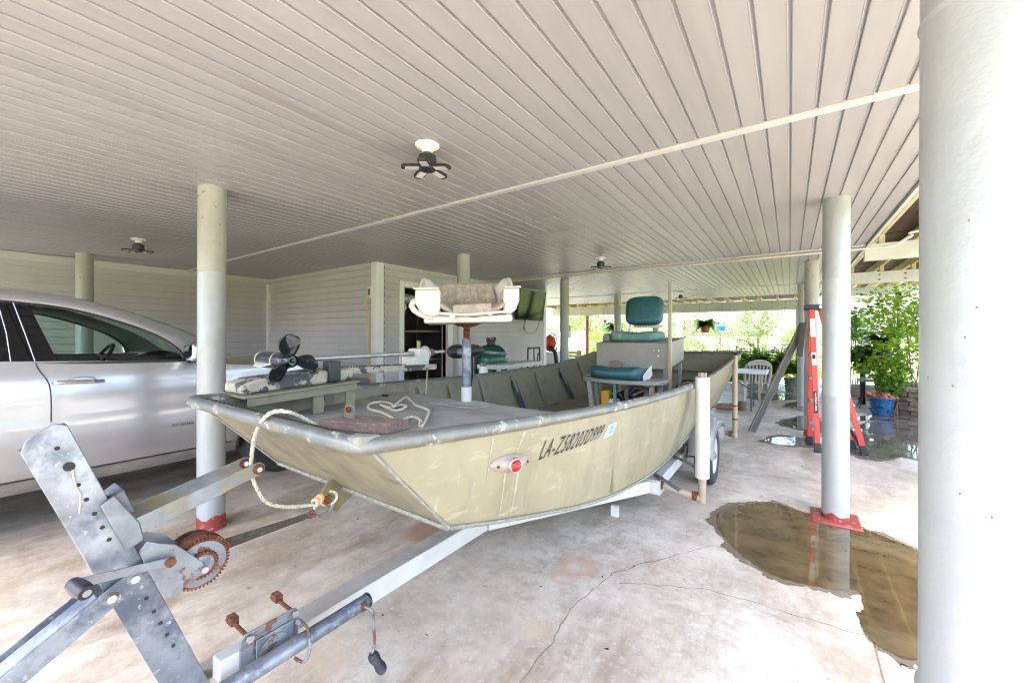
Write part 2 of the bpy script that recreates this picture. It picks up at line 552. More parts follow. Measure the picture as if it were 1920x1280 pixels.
lk(t_, noise(t_, pos_, 4, 3, .5), b_.inputs['Height'])
lk(t_, b_.outputs[0], p_.inputs['Normal'])
# bow plate: same paint, more worn to grey
m_, t_, p_, pos_ = start('bow_paint')
c_ = mixc(t_, ramp(t_, noise(t_, pos_, 2.2, 7, .65, (1.6, 1, .8)), .4, .58), (.14, .125, .082), (.24, .22, .14))
g_ = ramp(t_, noise(t_, pos_, 6., 8, .7, (.7, 2, 2)), .52, .62, 0., .75)
c_ = mixc(t_, g_, c_, (.10, .092, .07))
g_ = ramp(t_, noise(t_, pos_, 9., 8, .7, (.5, 3, 3)), .66, .7, 0., .8)
c_ = mixc(t_, g_, c_, (.62, .56, .44))
lk(t_, c_, p_.inputs['Base Color'])
p_.inputs['Roughness'].default_value = .42
p_.inputs['Metallic'].default_value = .1
# ================================================================== SETTING
H = 2.455                                  # ceiling height
# ---- concrete material
m_, t_, p_, pos_ = start('concrete')
c_ = mixc(t_, ramp(t_, noise(t_, pos_, .9, 6, .6), .35, .65), (.50, .415, .325), (.70, .62, .515))
c_ = mixc(t_, ramp(t_, noise(t_, pos_, 2.6, 9, .72), .46, .68, 0., .7), c_, (.27, .205, .145))
c_ = mixc(t_, ramp(t_, noise(t_, pos_, 1.3, 7, .65, (1, .5, 1)), .5, .66, 0., .65), c_, (.36, .245, .155))
c_ = mixc(t_, ramp(t_, noise(t_, pos_, 4., 9, .72), .54, .7, 0., .6), c_, (.68, .62, .54))
c_ = mixc(t_, ramp(t_, noise(t_, pos_, 1.9, 7, .62), .56, .68, 0., .5), c_, (.36, .32, .27))
c_ = mixc(t_, ramp(t_, noise(t_, pos_, 1.1, 9, .7, (1.6, .45, 1)), .5, .64, 0., .7), c_, (.24, .17, .11))
c_ = mixc(t_, ramp(t_, noise(t_, pos_, 11., 9, .75), .5, .66, 0., .5), c_, (.30, .24, .185))
c_ = mixc(t_, ramp(t_, noise(t_, pos_, 26., 6, .7), .54, .64, 0., .35), c_, (.70, .645, .565))
c_ = mixc(t_, ramp(t_, noise(t_, pos_, 95., 3, .6), .64, .72, 0., .4), c_, (.27, .24, .21))
c_ = mixc(t_, ramp(t_, noise(t_, pos_, 17., 3, .5), .745, .76, 0., .7), c_, (.16, .13, .11))
def stain(c, cx, cy, r0, r1, col, amt, ring=False):
    d = nd(t_, 'ShaderNodeVectorMath', operation='DISTANCE')
    lk(t_, pos_, d.inputs[0])
    d.inputs[1].default_value = (cx, cy, 0)
    a = nd(t_, 'ShaderNodeMath', operation='MULTIPLY_ADD')
    lk(t_, noise(t_, pos_, 9., 5, .6), a.inputs[0])
    a.inputs[1].default_value = .14
    lk(t_, d.outputs['Value'], a.inputs[2])
    f = ramp(t_, a.outputs[0], r1, r0, 0., amt)
    if ring:
        g = ramp(t_, a.outputs[0], r0 * .45, r0 * .95, .25, 1.)
        mm = nd(t_, 'ShaderNodeMath', operation='MULTIPLY')
        lk(t_, f, mm.inputs[0]); lk(t_, g, mm.inputs[1])
        f = mm.outputs[0]
    return mixc(t_, f, c, col)
for u, v, r0, r1, col, amt, rg in [(1085, 1062, .16, .215, (.50, .27, .17), .55, True), (1055, 1082, .12, .16, (.50, .29, .19), .5, True), (1005, 1180, .1, .17, (.55, .42, .27), .5, False),
                                   (800, 995, .17, .26, (.36, .17, .10), .7, False), (620, 1235, .12, .22, (.52, .38, .25), .5, False), (1168, 1268, .07, .12, (.35, .29, .22), .5, False)]:
    q = at(u, v, z=0)
    c_ = stain(c_, q.x, q.y, r0, r1, col, amt, rg)
lk(t_, c_, p_.inputs['Base Color'])
lk(t_, ramp(t_, noise(t_, pos_, 2., 4), .3, .7, .38, .62), p_.inputs['Roughness'])
b_ = nd(t_, 'ShaderNodeBump')
setin(b_, Strength=.18, Distance=.006)
lk(t_, noise(t_, pos_, 70., 5, .65), b_.inputs['Height'])
lk(t_, b_.outputs[0], p_.inputs['Normal'])
# wet concrete under shallow water
m_, t_, p_, pos_ = start('puddle_brown')
c_ = mixc(t_, ramp(t_, noise(t_, pos_, 4.5, 9, .74, (1, 1.3, 1)), .34, .72), (.065, .043, .017), (.175, .12, .058))
lk(t_, c_, p_.inputs['Base Color'])
lk(t_, ramp(t_, noise(t_, pos_, 3.5, 4), .5, .72, .01, .12), p_.inputs['Roughness'])
p_.inputs['Specular IOR Level'].default_value = .6
m_, t_, p_, pos_ = start('puddle_clear')
lk(t_, mixc(t_, ramp(t_, noise(t_, pos_, 4., 6, .65), .4, .65), (.10, .085, .07), (.2, .17, .14)), p_.inputs['Base Color'])
lk(t_, ramp(t_, noise(t_, pos_, 4., 4), .45, .7, .015, .12), p_.inputs['Roughness'])
M('damp', (.16, .118, .075), .8, var=.15, scale=5, dirt=(.30, .235, .165), amt=.5, dscale=7, soft=.2)
M('lawn', (.22, .28, .08), .9, var=.35, scale=1.2, dirt=(.42, .40, .2), amt=.5, dscale=.6, soft=.2)
M('crack_dark', (.22, .175, .135), .95, var=.3, scale=30)
# ---- ground sheets
struct(B().grid(lambda a, b: V((lerp(-1500, 1500, a), lerp(-1500, 1500, b), -.12)), 12, 12), 'ground', 'lawn')
M('shell', (.62, .59, .53), .9, var=.15, scale=3, bump=.3, bscale=30)
struct(B().box(-14, 10, 13.6, 17.2, -.125, -.06).box(9.01, 14, -12, 17.2, -.125, -.062), 'path', 'shell', smooth=False)
M('low_bounce_grey', (.19, .18, .165), .95, var=.3, scale=12, bump=.4, bscale=60)  # dull grey chosen to keep bounce light low
struct(B().box(-13, 9, -14, -1.62, -.115, -.03).box(3.3, 9, -1.61, 13.4, -.115, -.03), 'unseen_dark_ground', 'low_bounce_grey', smooth=False)  # unseen ground beside the slab, added dark to cut bounce onto the near ceiling
floor = struct(B().box(-13, 3.29, -1.6, 13.4, -.11, 0), 'floor', 'concrete', smooth=False)
def crack(pts, w, name='crack'):
    ps = []
    for (a, b) in zip(pts, pts[1:]):
        n = max(2, int((b - a).length / .035))
        for i in range(n):
            ps.append(a.lerp(b, i / n) + V((random.uniform(-1, 1), random.uniform(-1, 1), 0)) * .008)
    ps.append(pts[-1])
    bb = B()
    vs, fs = [], []
    for i, p in enumerate(ps):
        d = (ps[min(i + 1, len(ps) - 1)] - ps[max(i - 1, 0)]).normalized()
        s = V((-d.y, d.x, 0)) * w * random.uniform(.5, 1.2)
        vs += [p + s, p - s]
    fs = [(2 * i, 2 * i + 1, 2 * i + 3, 2 * i + 2) for i in range(len(ps) - 1)]
    bb.add(vs, fs)
    bb.xf(lambda q: (q.x, q.y, .0015))
    return bb.build(name, 'crack_dark', floor)
crack([at(u, v, z=0) for u, v in [(978, 1280), (1000, 1250), (1040, 1205), (1052, 1170), (1065, 1150), (1090, 1125), (1115, 1105), (1150, 1075), (1200, 1058), (1255, 1045), (1340, 1022)]], .0024)
crack([at(u, v, z=0) for u, v in [(1165, 1092), (1250, 1098), (1330, 1105), (1400, 1125), (1470, 1145), (1540, 1168), (1600, 1185), (1640, 1195)]], .0018)
crack([at(u, v, z=0) for u, v in [(330, 1000), (345, 1030), (360, 1010), (430, 985), (520, 958)]], .002)
q0, q1 = at(1592, 1020, z=0), at(1662, 1285, z=0)
B().bar(q0 + V((0, 0, .001)), q1 + V((0, 0, .001)), .006, .001).build('control_joint', 'crack_dark', floor)
def puddle(pix, mat, z=.003, jit=.007, grow=0.):
    if not grow: puddle(pix, 'damp', .0015, .012, .045 if mat == 'puddle_brown' else .07)
    pts = smooth_path([at(u, v, z=0) for u, v in pix], 9, closed=True)
    c = sum(pts, V((0, 0, 0))) / len(pts)
    ph = random.uniform(0, 6)
    wob = [math.sin(i * .9 + ph) * .5 + math.sin(i * .37 + ph * 2) * .8 for i in range(len(pts))]
    if grow: pts = [p + (p - c).normalized() * (grow + grow * .55 * w) for p, w in zip(pts, wob)]
    out = []
    for i, p in enumerate(pts):
        out.append(p + V((random.uniform(-1, 1), random.uniform(-1, 1), 0)) * jit)
    bm = bmesh.new()
    vs = [bm.verts.new((p.x, p.y, z)) for p in out]
    bm.faces.new(vs)
    bmesh.ops.triangulate(bm, faces=bm.faces[:])
    me = bpy.data.meshes.new('puddle'); bm.to_mesh(me); bm.free()
    me.materials.append(MAT[mat])
    o = bpy.data.objects.new('puddle', me)
    scene.collection.objects.link(o)
    o['kind'] = 'structure'
    return o
puddle([(1348, 960), (1400, 946), (1450, 943), (1495, 957), (1540, 968), (1600, 985), (1650, 1003), (1717, 1030), (1790, 1075), (1830, 1150), (1790, 1235), (1717, 1240), (1680, 1228), (1645, 1208),
        (1622, 1180), (1608, 1152), (1619, 1142), (1609, 1108), (1560, 1105), (1500, 1093), (1450, 1078), (1400, 1048), (1364, 1012), (1346, 985)], 'puddle_brown')
puddle([(1436, 826), (1460, 819), (1500, 820), (1560, 822), (1555, 834), (1500, 835), (1460, 833)], 'puddle_clear')
puddle([(1462, 793), (1480, 786), (1530, 778), (1535, 806), (1512, 808), (1485, 801)], 'puddle_clear')
puddle([(1472, 760), (1500, 752), (1520, 750), (1520, 772), (1490, 766)], 'puddle_clear')
puddle([(1585, 838), (1600, 806), (1620, 795), (1660, 789), (1750, 784), (1840, 800), (1830, 862), (1718, 860), (1690, 856), (1655, 863), (1620, 858)], 'puddle_clear')
puddle([(1596, 786), (1640, 778), (1760, 772), (1740, 782), (1640, 788)], 'puddle_clear')
puddle([(1400, 742), (1440, 738), (1500, 741), (1495, 748), (1430, 750)], 'puddle_clear')
# ---- ceiling of narrow vinyl planks
XR, XL = .72, -8.2
ceiling = struct(B().box(XL - 1.5, XR, -1.31, 12.3, H + .0112, H + .3), 'ceiling', 'vinyl', smooth=False)
PW = .1016
plank_mesh = {}
def plank_b(L, n=1):
    bb = B()
    for i in range(n):
        x = -i * PW
        f = .0445
        prof = [(-PW / 2 + .001, .011), (-f - .001, .010), (-f, .002), (-f + .003, 0), (f - .004, 0), (f - .002, -.0015), (f, -.0015), (f + .0015, .001), (f + .002, .011), (PW / 2 - .001, .011)]
        bb.prism([(x + a, 0, b) for a, b in prof], (0, L, 0))
    return bb
rows = [(-1.31, 2.328), (2.372, 6.08), (6.12, 9.88), (9.92, 12.3)]
nA = int((XR - XL) / PW)
for ri, (y0, y1) in enumerate(rows):
    cnt = (nA, nA, 60, 0)[ri]
    src = None
    for i in range(cnt):
        x = XR - .012 - PW * (i + .5)
        if src is None:
            o = plank_b(y1 - y0).build('plank', 'vinyl', ceiling, ang=20)
            src = o
        else:
            o = src.copy(); scene.collection.objects.link(o)
        o.location = (x, y0, H + random.uniform(-.0008, .0008))
    if cnt < nA:
        bb = plank_b(y1 - y0, nA - cnt)
        o = bb.build('plank_rows', 'vinyl', ceiling, ang=20)
        o.location = (XR - .012 - PW * (cnt + .5), y0, H)
        o['kind'] = 'stuff'
for y, w in ((2.35, .05), (6.1, .035), (9.9, .035)):
    B().box(XL, XR - .004, y - w / 2, y + w / 2, H - .012, H + .011).build('joint_trim', 'vinyl_white', ceiling, smooth=False, bevel=.003)
B().box(XR + .002, XR + .03, -1.34, 12.3, H - .02, H + .3).build('edge_fascia', 'vinyl_white', ceiling, smooth=False)
B().box(XL - 1.5, XR + .03, -1.345, -1.313, H - .02, H + .3).build('edge_fascia', 'vinyl_white', ceiling, smooth=False)
# attic hatch outline
hq = [at(u, v, z=H - .006) for u, v in ((932, 426), (1035, 406), (1085, 430), (985, 444))]
y0h, y1h = 3.05, 3.62
hx = (hq[0].x + hq[3].x) / 2, (hq[1].x + hq[2].x) / 2
y0h, y1h = (hq[0].y + hq[1].y) / 2, (hq[2].y + hq[3].y) / 2
for bx in ((hx[0], hx[1], y0h, y0h + .012), (hx[0], hx[1], y1h - .012, y1h), (hx[0], hx[0] + .012, y0h + .013, y1h - .013), (hx[1] - .012, hx[1], y0h + .013, y1h - .013)):
    B().box(*bx, H - .007, H + .004).build('hatch_trim', 'vinyl', ceiling, smooth=False)
# conduit pipe along the second joint, bending up under the porch roof
cp = [V((-4.9, 6.17, H - .03)), V((-2, 6.17, H - .032)), V((.6, 6.17, H - .03)), V((.95, 6.17, H - .02)), V((1.1, 6.17, H + .06)), V((1.3, 6.17, H + .12)), V((3.2, 6.17, H + .14))]
single(B().tube(smooth_path(cp, 6), .016, 8), 'conduit_pipe', 'conduit', 'long rust-stained conduit pipe clipped under the ceiling, bending upward under the porch roof', 'pipe')
# ---- columns
def column(x, y, label, r=.085, top=H, base='none', mat='column_paint', seam=1.0, cap=.62, group='round steel columns carrying the ceiling'):
    t = thing('steel_column', (x, y, 0), label, 'column', group)
    prof = [(r, 0), (r, seam - .012), (r + .004, seam - .005), (r + .004, seam + .004), (r, seam + .012), (r, top - cap)]
    B().lathe(prof, (x, y, 0), 40).build('shaft', mat, t)
    B().lathe([(r, top - cap), (r + .003, top - cap + .008), (r, top - cap + .016), (r, top + .02)], (x, y, 0), 40).build('upper_shaft', 'column_top' if mat == 'column_paint' and cap < 1 and base not in ('near', 'plate') else mat, t)
    if base in ('plate', 'band'):
        rr = r + .0025
        bb = B()
        n = 40
        hs = [.05 + .011 * math.sin(j * .47 + 1) + .007 * math.sin(j * .94 + x) + random.uniform(-.003, .003) for j in range(n)]
        if base == 'band': hs = [h + .05 for h in hs]
        vs = [V((x + rr * math.cos(2 * math.pi * j / n), y + rr * math.sin(2 * math.pi * j / n), z)) for j in range(n) for z in (.001, hs[j])]
        bb.add(vs, [(2 * j, 2 * ((j + 1) % n), 2 * ((j + 1) % n) + 1, 2 * j + 1) for j in range(n)])
        bb.build('painted_foot', 'red_paint', t)
    if base == 'plate':
        B().box(x - .15, x + .15, y - .15, y + .15, -.01, .014).build('base_plate', 'red_paint', t, bevel=.012)
    if base == 'near':
        for zz, tl in ((1.98, .10), (.80, -.06)):
            B().tube([V((x + (r + .001) * math.cos(a), y + (r + .001) * math.sin(a), zz + tl * .5 * math.sin(a) + random.uniform(-.003, .003))) for a in [2 * math.pi * j / 90 for j in range(90)]], [random.uniform(.0035, .0075) for _ in range(90)], 6, closed=True).build('weld_bead', mat, t)
        for k in range(16):
            a, zz = random.uniform(-2.9, -1.2), random.uniform(.1, 2.4)
            B().ball((x + r * math.cos(a), y + r * math.sin(a), zz), (.0014, .0014, .0018), 6, 4).build('rust_fleck', 'bolt', t)
    return t
column(.262, .93, 'large white steel column at the right edge of the picture, nearest to the camera', base='near', seam=.82, cap=.55)
column(.29, 3.93, 'white steel column standing on a red base plate in the brown puddle', base='plate', seam=.95)
column(.25, 6.98, 'white steel column right behind the red stepladder', base='band')
column(.21, 9.95, 'white steel column second behind the red stepladder, where the grey channel leans past', base='none')
column(.21, 12.95, 'white post at the far right end of the white header beam', top=2.1, cap=1.5)
column(-3.43, 1.12, 'white steel column with a red painted foot in front of the silver car', base='band', seam=1.3)
column(-3.52, 3.93, 'steel column rising behind the white folded boat seat')
column(-3.55, 6.85, 'steel column beside the wall television')
column(-3.6, 9.85, 'steel column behind the helm console, left of the upright teal seat')
column(-3.5, 12.95, 'white post under the header beam, hidden behind the upright teal seat', top=2.1, cap=1.5)
column(-7.62, 1.08, 'steel column behind the silver car, seen through its window')
q = at(1273, 640, y=15.3)
column(q.x, q.y, 'slim pale post in the garden opening beside the thin console pole', top=2.18, r=.095, cap=1.5)
q = at(1621, 640, y=15.9); q2 = at(1647, 640, y=18.5)
column(q.x, q.y, 'left one of two distant pale posts behind the leafy shrubs on the right', top=2.24, r=.11, cap=1.5)
column(q2.x, q2.y, 'right one of two distant pale posts behind the leafy shrubs on the right', top=2.5, r=.1, cap=1.5)
q = at(1101, 640, y=12.95)
t = thing('red_post', (q.x, q.y, 0), 'slim dull-red pipe post under the left end of the header beam', 'post')
B().lathe([(.055, 0), (.055, .9), (.065, .91), (.065, .95), (.055, .96), (.055, 2.06)], q.xy.to_3d(), 20).build('pipe', 'red_post', t)
B().box(q.x - .1, q.x + .1, q.y - .1, q.y + .1, 2.06, 2.085).build('top_plate', 'red_post', t)
B().box(q.x - .12, q.x + .12, q.y - .12, q.y + .12, 0, .02).build('base_plate', 'red_post', t)
# ---- house walls of lap siding
WX1, WY2, WX3, WYE = -8.2, 3.62, -4.92, 8.46
house = thing('house', (-6.5, 6, 0), 'grey lap-sided house walls with white corner boards behind the car and the boat', 'house')
sh = B()
sh.box(WX1 - .3, WX1 - .02, -3, WY2, 0, H)
sh.box(WX1 - .3, WX3 - .02, WY2 + .02, WY2 + .12, 0, H)
DO0, DO1, DZ = 4.10, 5.06, 2.14
sh.box(WX3 - .12, WX3 - .02, WY2 + .12, DO0, 0, H).box(WX3 - .12, WX3 - .02, DO1, WYE, 0, H).box(WX3 - .12, WX3 - .02, DO0, DO1, DZ, H)
sh.box(WX1 - .3, WX3 - .02, WYE, WYE + .1, 0, H).box(WX1 - .3, WX1 - .2, WY2, WYE, 0, H)
sh.build('wall_sheathing', 'siding', house, smooth=False)
EX = .1016
def boards(p, d, n, z0, z1, segs):
    """lap boards along direction d from p, normal n, over length segments"""
    p, d, n = V(p), V(d), V(n)
    k = 0
    cache = {}
    z = z0
    while z < z1 - .02:
        h = min(EX, z1 - z) - .003
        for (a, b, za, zb) in segs:
            if z + h * .5 < za or z + h * .5 > zb: continue
            key = (a, b, round(h, 3))
            if key not in cache:
                bb = B()
                poly = [V((0, 0, 0)) + n * .001, n * .026, n * .026 + V((0, 0, .006)), n * .004 + V((0, 0, h)), n * .001 + V((0, 0, h))]
                bb.prism([q + d * a for q in poly], d * (b - a))
                o = bb.build('siding_board', 'siding', house, local=True, smooth=False)
                cache[key] = o
            else:
                o = cache[key].copy(); scene.collection.objects.link(o)
            o.location = p + V((0, 0, z)) - OR[house.name]
        z += EX
boards((WX1, -3, .02), (0, 1, 0), (1, 0, 0), .02, H - .1, [(0, 3 + WY2 - .02, 0, 3)])
boards((WX1, WY2, .02), (1, 0, 0), (0, -1, 0), .02, H - .03, [(.05, WX3 - WX1 - .1, 0, 3)])
boards((WX3, WY2, .02), (0, 1, 0), (1, 0, 0), .02, H - .03, [(.12, DO0 - .09 - WY2, 0, 3), (DO1 + .12 - WY2, WYE - WY2 - .1, 0, 3), (DO0 - .09 - WY2, DO1 + .12 - WY2, DZ + .1, 3)])
B().box(WX3 - .1, WX3 + .028, WY2 - .028, WY2 + .1, 0, H).build('corner_trim', 'trim', house, bevel=.004, smooth=False)
B().box(WX3 - .05, WX3 + .028, WYE - .1, WYE + .03, 0, H).build('corner_trim', 'trim', house, bevel=.004, smooth=False)
B().box(WX1 + .001, WX1 + .075, WY2 - .075, WY2 - .001, 0, H - .11).build('corner_trim', 'trim', house, smooth=False)
B().box(WX1 - .02, WX1 + .03, -3, WY2 - .001, H - .1, H - .002).build('top_trim', 'vinyl_white', house, smooth=False)
B().box(WX1 + .03, WX3 - .1, WY2 - .03, WY2, H - .03, H - .002).build('top_trim', 'vinyl_white', house, smooth=False)
B().box(WX3, WX3 + .03, WY2 + .1, WYE - .1, H - .03, H - .002).build('top_trim', 'vinyl_white', house, smooth=False)
for b6 in ((DO0 - .09, DO0, 0, DZ + .09), (DO1, DO1 + .12, 0, DZ + .09), (DO0 + .001, DO1 - .001, DZ, DZ + .089)):
    B().box(WX3 - .1, WX3 + .03, *b6).build('door_frame', 'trim', house, smooth=False, bevel=.003)
B().box(WX3 - .02, WX3 - .015, DO1 - .012, DO1 - .001, 0, DZ).build('door_edge', 'red_post', house, smooth=False)
# things on shelves in the storeroom
t = thing('storage_shelf', (-5.6, 4.6, 0), 'dark storage shelf seen through the open doorway', 'shelf')
for z in (.45, .95, 1.45, 1.92):
    B().box(-6.0, -5.25, 4.06, 5.35, z, z + .025).build('board', 'bench_wood', t)
for x in (-5.98, -5.29):
    for y in (4.08, 5.3):
        B().box(x, x + .03, y, y + .03, 0, 2.2).build('upright', 'bench_wood', t)
for n_, c, r, h, mt, lab in [('drum', (-5.42, 4.32), .14, .34, 'pot_white', 'pale drum on the middle shelf in the doorway'), ('lampshade', (-5.42, 4.32), .13, .3, 'car_seat', 'grey drum on the upper shelf in the doorway')]:
    z = .975 if n_ == 'drum' else 1.475
    b_ = B().lathe([(r * .9, 0), (r, .02), (r, h - .02), (r * .96, h)], (c[0], c[1], z), 24)
    t2 = single(b_, 'storage_drum', mt, lab, 'drum')
single(B().cyl((-5.35, 4.1, 2.0), (-5.35, 4.85, 2.02), .05, n=18), 'paper_roll', 'pot_white', 'white roll lying on the top shelf in the doorway', 'roll')
single(B().tube([V((-5.32, 4.42 + .055 * math.cos(a), 1.86 + .055 * math.sin(a))) for a in [k * math.pi / 9 for k in range(18)]], .026, 8, closed=True), 'tape_ring', 'pot_white', 'white ring hanging below the roll in the doorway', 'ring')
# outlet and yellow cord
q = at(695, 548, y=WY2 - .02)
t = thing('wall_outlet', (q.x, WY2 - .02, q.z), 'white covered outlet box on the grey siding beside the corner board', 'outlet')
B().box(q.x - .05, q.x + .05, WY2 - .045, WY2 - .017, q.z - .085, q.z + .085).build('cover', 'trim', t, bevel=.005)
B().box(q.x - .025, q.x + .025, WY2 - .055, WY2 - .046, q.z - .04, q.z + .05).build('plug', 'car_seat', t, bevel=.004)
cp = [q + V((0, -.06, -.03)), q + V((.005, -.06, -.3)), q + V((.03, -.05, -.8)), q + V((.06, -.05, -1.3)), q + V((.08, -.06, -q.z + .02))]
single(B().tube(smooth_path(cp, 6), .009, 6), 'extension_cord', 'yellow_cord', 'yellow extension cord hanging down from the wall outlet', 'cord')
# television
tv = thing('television', (-4.7, 7.5, 2.07), 'flat black television tilted down from the siding wall, cables dangling below', 'television')
a0, a1 = at(972, 570, x=-4.74), at(1021, 572, x=-4.66)
dd = V((a1.x - a0.x, a1.y - a0.y, 0)).normalized()
nn = V((dd.y, -dd.x, -.14)).normalized()
L = (a1 - a0).length
up = nn.cross(dd) if nn.cross(dd).z > 0 else dd.cross(nn)
def tvp(a, b, c): return V((a0.x, a0.y, 2.06)) + dd * a + up * b + nn * c
B().prism([tvp(0, -.33, 0), tvp(L, -.33, 0), tvp(L, .33, 0), tvp(0, .33, 0)], nn * -.05).build('body', 'tv_black', tv, bevel=.006)
B().prism([tvp(.015, -.31, .002), tvp(L - .015, -.31, .002), tvp(L - .015, .315, .002), tvp(.015, .315, .002)], nn * .002).build('screen', 'tv_screen', tv)
B().bar(tvp(L / 2, 0, -.05), (WX3, tvp(L / 2, 0, 0).y, 2.06), .1, .2).build('wall_mount', 'tv_black', tv)
B().tube(smooth_path([tvp(.3, -.33, -.02), tvp(.32, -.5, -.04), tvp(.36, -.56, -.04), tvp(.55, -.63, -.04), tvp(.8, -.55, -.04), tvp(L - .1, -.33, -.02)], 6), .006, 6).build('cable', 'black_plastic', tv)
B().tube([tvp(.33, -.33, -.02), tvp(.345, -.55, -.03)], .006, 6).build('cable', 'black_plastic', tv)
# ---- ceiling lamps with five folding panels
def lamp(p, label, rot):
    t = thing('ceiling_lamp', p, label, 'lamp', 'five-blade ceiling lamps')
    x, y, z = p
    B().lathe([(.066, .0), (.066, -.008), (.05, -.018), (.03, -.026), (.026, -.05)], p, 28).build('rose', 'lamp_white', t)
    B().lathe([(.026, -.045), (.035, -.055), (.05, -.065), (.052, -.11), (.045, -.14), (.02, -.15)], p, 20).build('housing', 'black_plastic', t)
    for k in range(5):
        a = rot + k * 2 * math.pi / 5
        d, s = V((math.cos(a), math.sin(a), -.12)).normalized(), V((-math.sin(a), math.cos(a), 0))
        o = V(p) + V((0, 0, -.128)) + d * .035
        n = d.cross(s)
        if n.z > 0: n = -n
        poly = [o - s * .028, o + d * .085 - s * .03, o + d * .105 - s * .018, o + d * .105 + s * .018, o + d * .085 + s * .03, o + s * .028]
        bl = B().prism(poly, -n * .014).build('blade', 'black_plastic', t, bevel=.002)
        B().prism([o + d * .012 - s * .02 + n * .001, o + d * .085 - s * .02 + n * .001, o + d * .085 + s * .02 + n * .001, o + d * .012 + s * .02 + n * .001], n * .002).build('panel', 'lamp_panel', bl)
lamp(at(800, 272, z=H), 'white-and-black five-blade lamp on the ceiling above the boat seat, the nearest of four', .3)
lamp(at(259, 448, z=H), 'five-blade ceiling lamp above the silver car', .9)
lamp(at(1126, 483, z=H), 'five-blade ceiling lamp between the wall television and the console pole', 1.4)
lamp(at(1276, 549, z=H), 'smallest five-blade ceiling lamp, right of the thin console pole', .2)
# ---- header beam and joists at the far end of the carport
hb = thing('header_beam', (-3.3, 12.95, 2.1), 'white bolted header beam with open joists across the far end of the carport', 'beam')
B().box(-7.2, .45, 12.90, 13.0, 2.1, 2.38).build('beam', 'beam_white', hb, smooth=False, bevel=.004)
bo = None
for x in [-6.6, -6.0, -5.2, -4.4, -3.2, -2.2, -1.6, -.9, -.4, -.1, .15]:
    for z in (2.18, 2.31):
        if bo is None:
            bo = B().cyl((x, 12.885, z), (x, 12.9, z), .016, n=8).build('bolt', 'bolt', hb); bx0, bz0 = x, z
        else:
            c = bo.copy(); scene.collection.objects.link(c); c.location = bo.location + V((x - bx0, 0, z - bz0))
ji = None
for k in range(20):
    x = -7.1 + k * .4
    if ji is None:
        ji = B().box(x, x + .045, 12.31, 14.2, 2.385, 2.5).build('joist', 'rafter', hb, smooth=False)
    else:
        c = ji.copy(); scene.collection.objects.link(c); c.location = ji.location + V((k * .4, 0, 0))
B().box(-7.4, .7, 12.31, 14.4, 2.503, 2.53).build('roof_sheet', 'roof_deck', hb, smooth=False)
# ---- porch roof along the right side
pr = thing('porch_roof', (2, 9, 2.4), 'dark timber porch roof on white bolted beams at the right', 'roof')
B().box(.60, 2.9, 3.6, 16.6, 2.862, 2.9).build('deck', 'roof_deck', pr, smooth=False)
db = None
for k in range(46):
    y = 3.62 + k * .282
    if db is None: db = B().box(.66, 2.9, y, y + .274, 2.842, 2.858).build('deck_board', 'roof_deck', pr, smooth=False); dy0 = y
    else:
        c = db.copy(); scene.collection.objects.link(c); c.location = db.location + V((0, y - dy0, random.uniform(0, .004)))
for y in (6.95, 9.95, 12.95, 15.9):
    B().box(.80, 2.9, y - .05, y + .05, 2.39, 2.6).build('beam', 'beam_white', pr, smooth=False, bevel=.004)
    for x in (1.35, 1.7, 2.3):
        for z in (2.45, 2.54):
            B().cyl((x, y - .065, z), (x, y - .05, z), .018, n=8).build('bolt', 'bolt', pr)
rf = None
for k in range(5):
    x = .95 + k * .42
    if rf is None: rf = B().box(x, x + .035, 3.6, 16.5, 2.70, 2.84).build('rafter', 'rafter', pr, smooth=False)
    else:
        c = rf.copy(); scene.collection.objects.link(c); c.location = rf.location + V((k * .42, 0, 0))
    for y in (6.95, 9.95, 12.95, 15.9):
        B().box(x - .01, x + .045, y - .06, y + .05, 2.602, 2.698).build('rafter_block', 'rafter', pr, smooth=False)
# ================================================================== BOAT
SR = [(0, -.94, .66, 1.10, -.945, .985, .75), (.10, -.835, 1.20, 1.072, -.885, 1.30, .68), (.20, -.745, 1.80, 1.045, -.775, 1.80, .60), (.30, -.685, 2.30, 1.03, -.735, 2.35, .54),
      (.42, -.62, 2.95, 1.025, -.73, 2.96, .505), (.55, -.575, 3.75, 1.04, -.745, 3.75, .50), (.75, -.545, 4.9, 1.10, -.77, 4.9, .51), (1., -.52, 6.15, 1.19, -.78, 6.05, .55)]
SL = [(0, -2.2, .66, 1.10, -2.13, .985, .75), (.10, -2.32, 1.2, 1.06, -2.2, 1.3, .68), (.20, -2.44, 1.8, 1.03, -2.3, 1.8, .60), (.30, -2.5, 2.35, 1.01, -2.36, 2.35, .54),
      (.42, -2.55, 2.95, .99, -2.38, 2.96, .505), (.55, -2.58, 3.75, .985, -2.38, 3.75, .50), (.75, -2.62, 4.9, 1.0, -2.38, 4.9, .51), (1., -2.62, 6.15, 1.12, -2.38, 6.05, .55)]
def spl(tab, s):
    s = min(max(s, 0), 1)
    for i in range(len(tab) - 1):
        if s <= tab[i + 1][0]: break
    p0, p1, p2, p3 = tab[max(i - 1, 0)], tab[i], tab[i + 1], tab[min(i + 2, len(tab) - 1)]
    h = p2[0] - p1[0]
    t = (s - p1[0]) / h
    out = []
    for k in range(1, 7):
        m1 = (p2[k] - p0[k]) / (p2[0] - p0[0]) * h
        m2 = (p3[k] - p1[k]) / (p3[0] - p1[0]) * h
        out.append((2 * t ** 3 - 3 * t * t + 1) * p1[k] + (t ** 3 - 2 * t * t + t) * m1 + (-2 * t ** 3 + 3 * t * t) * p2[k] + (t ** 3 - t * t) * m2)
    return V(out[:3]), V(out[3:])
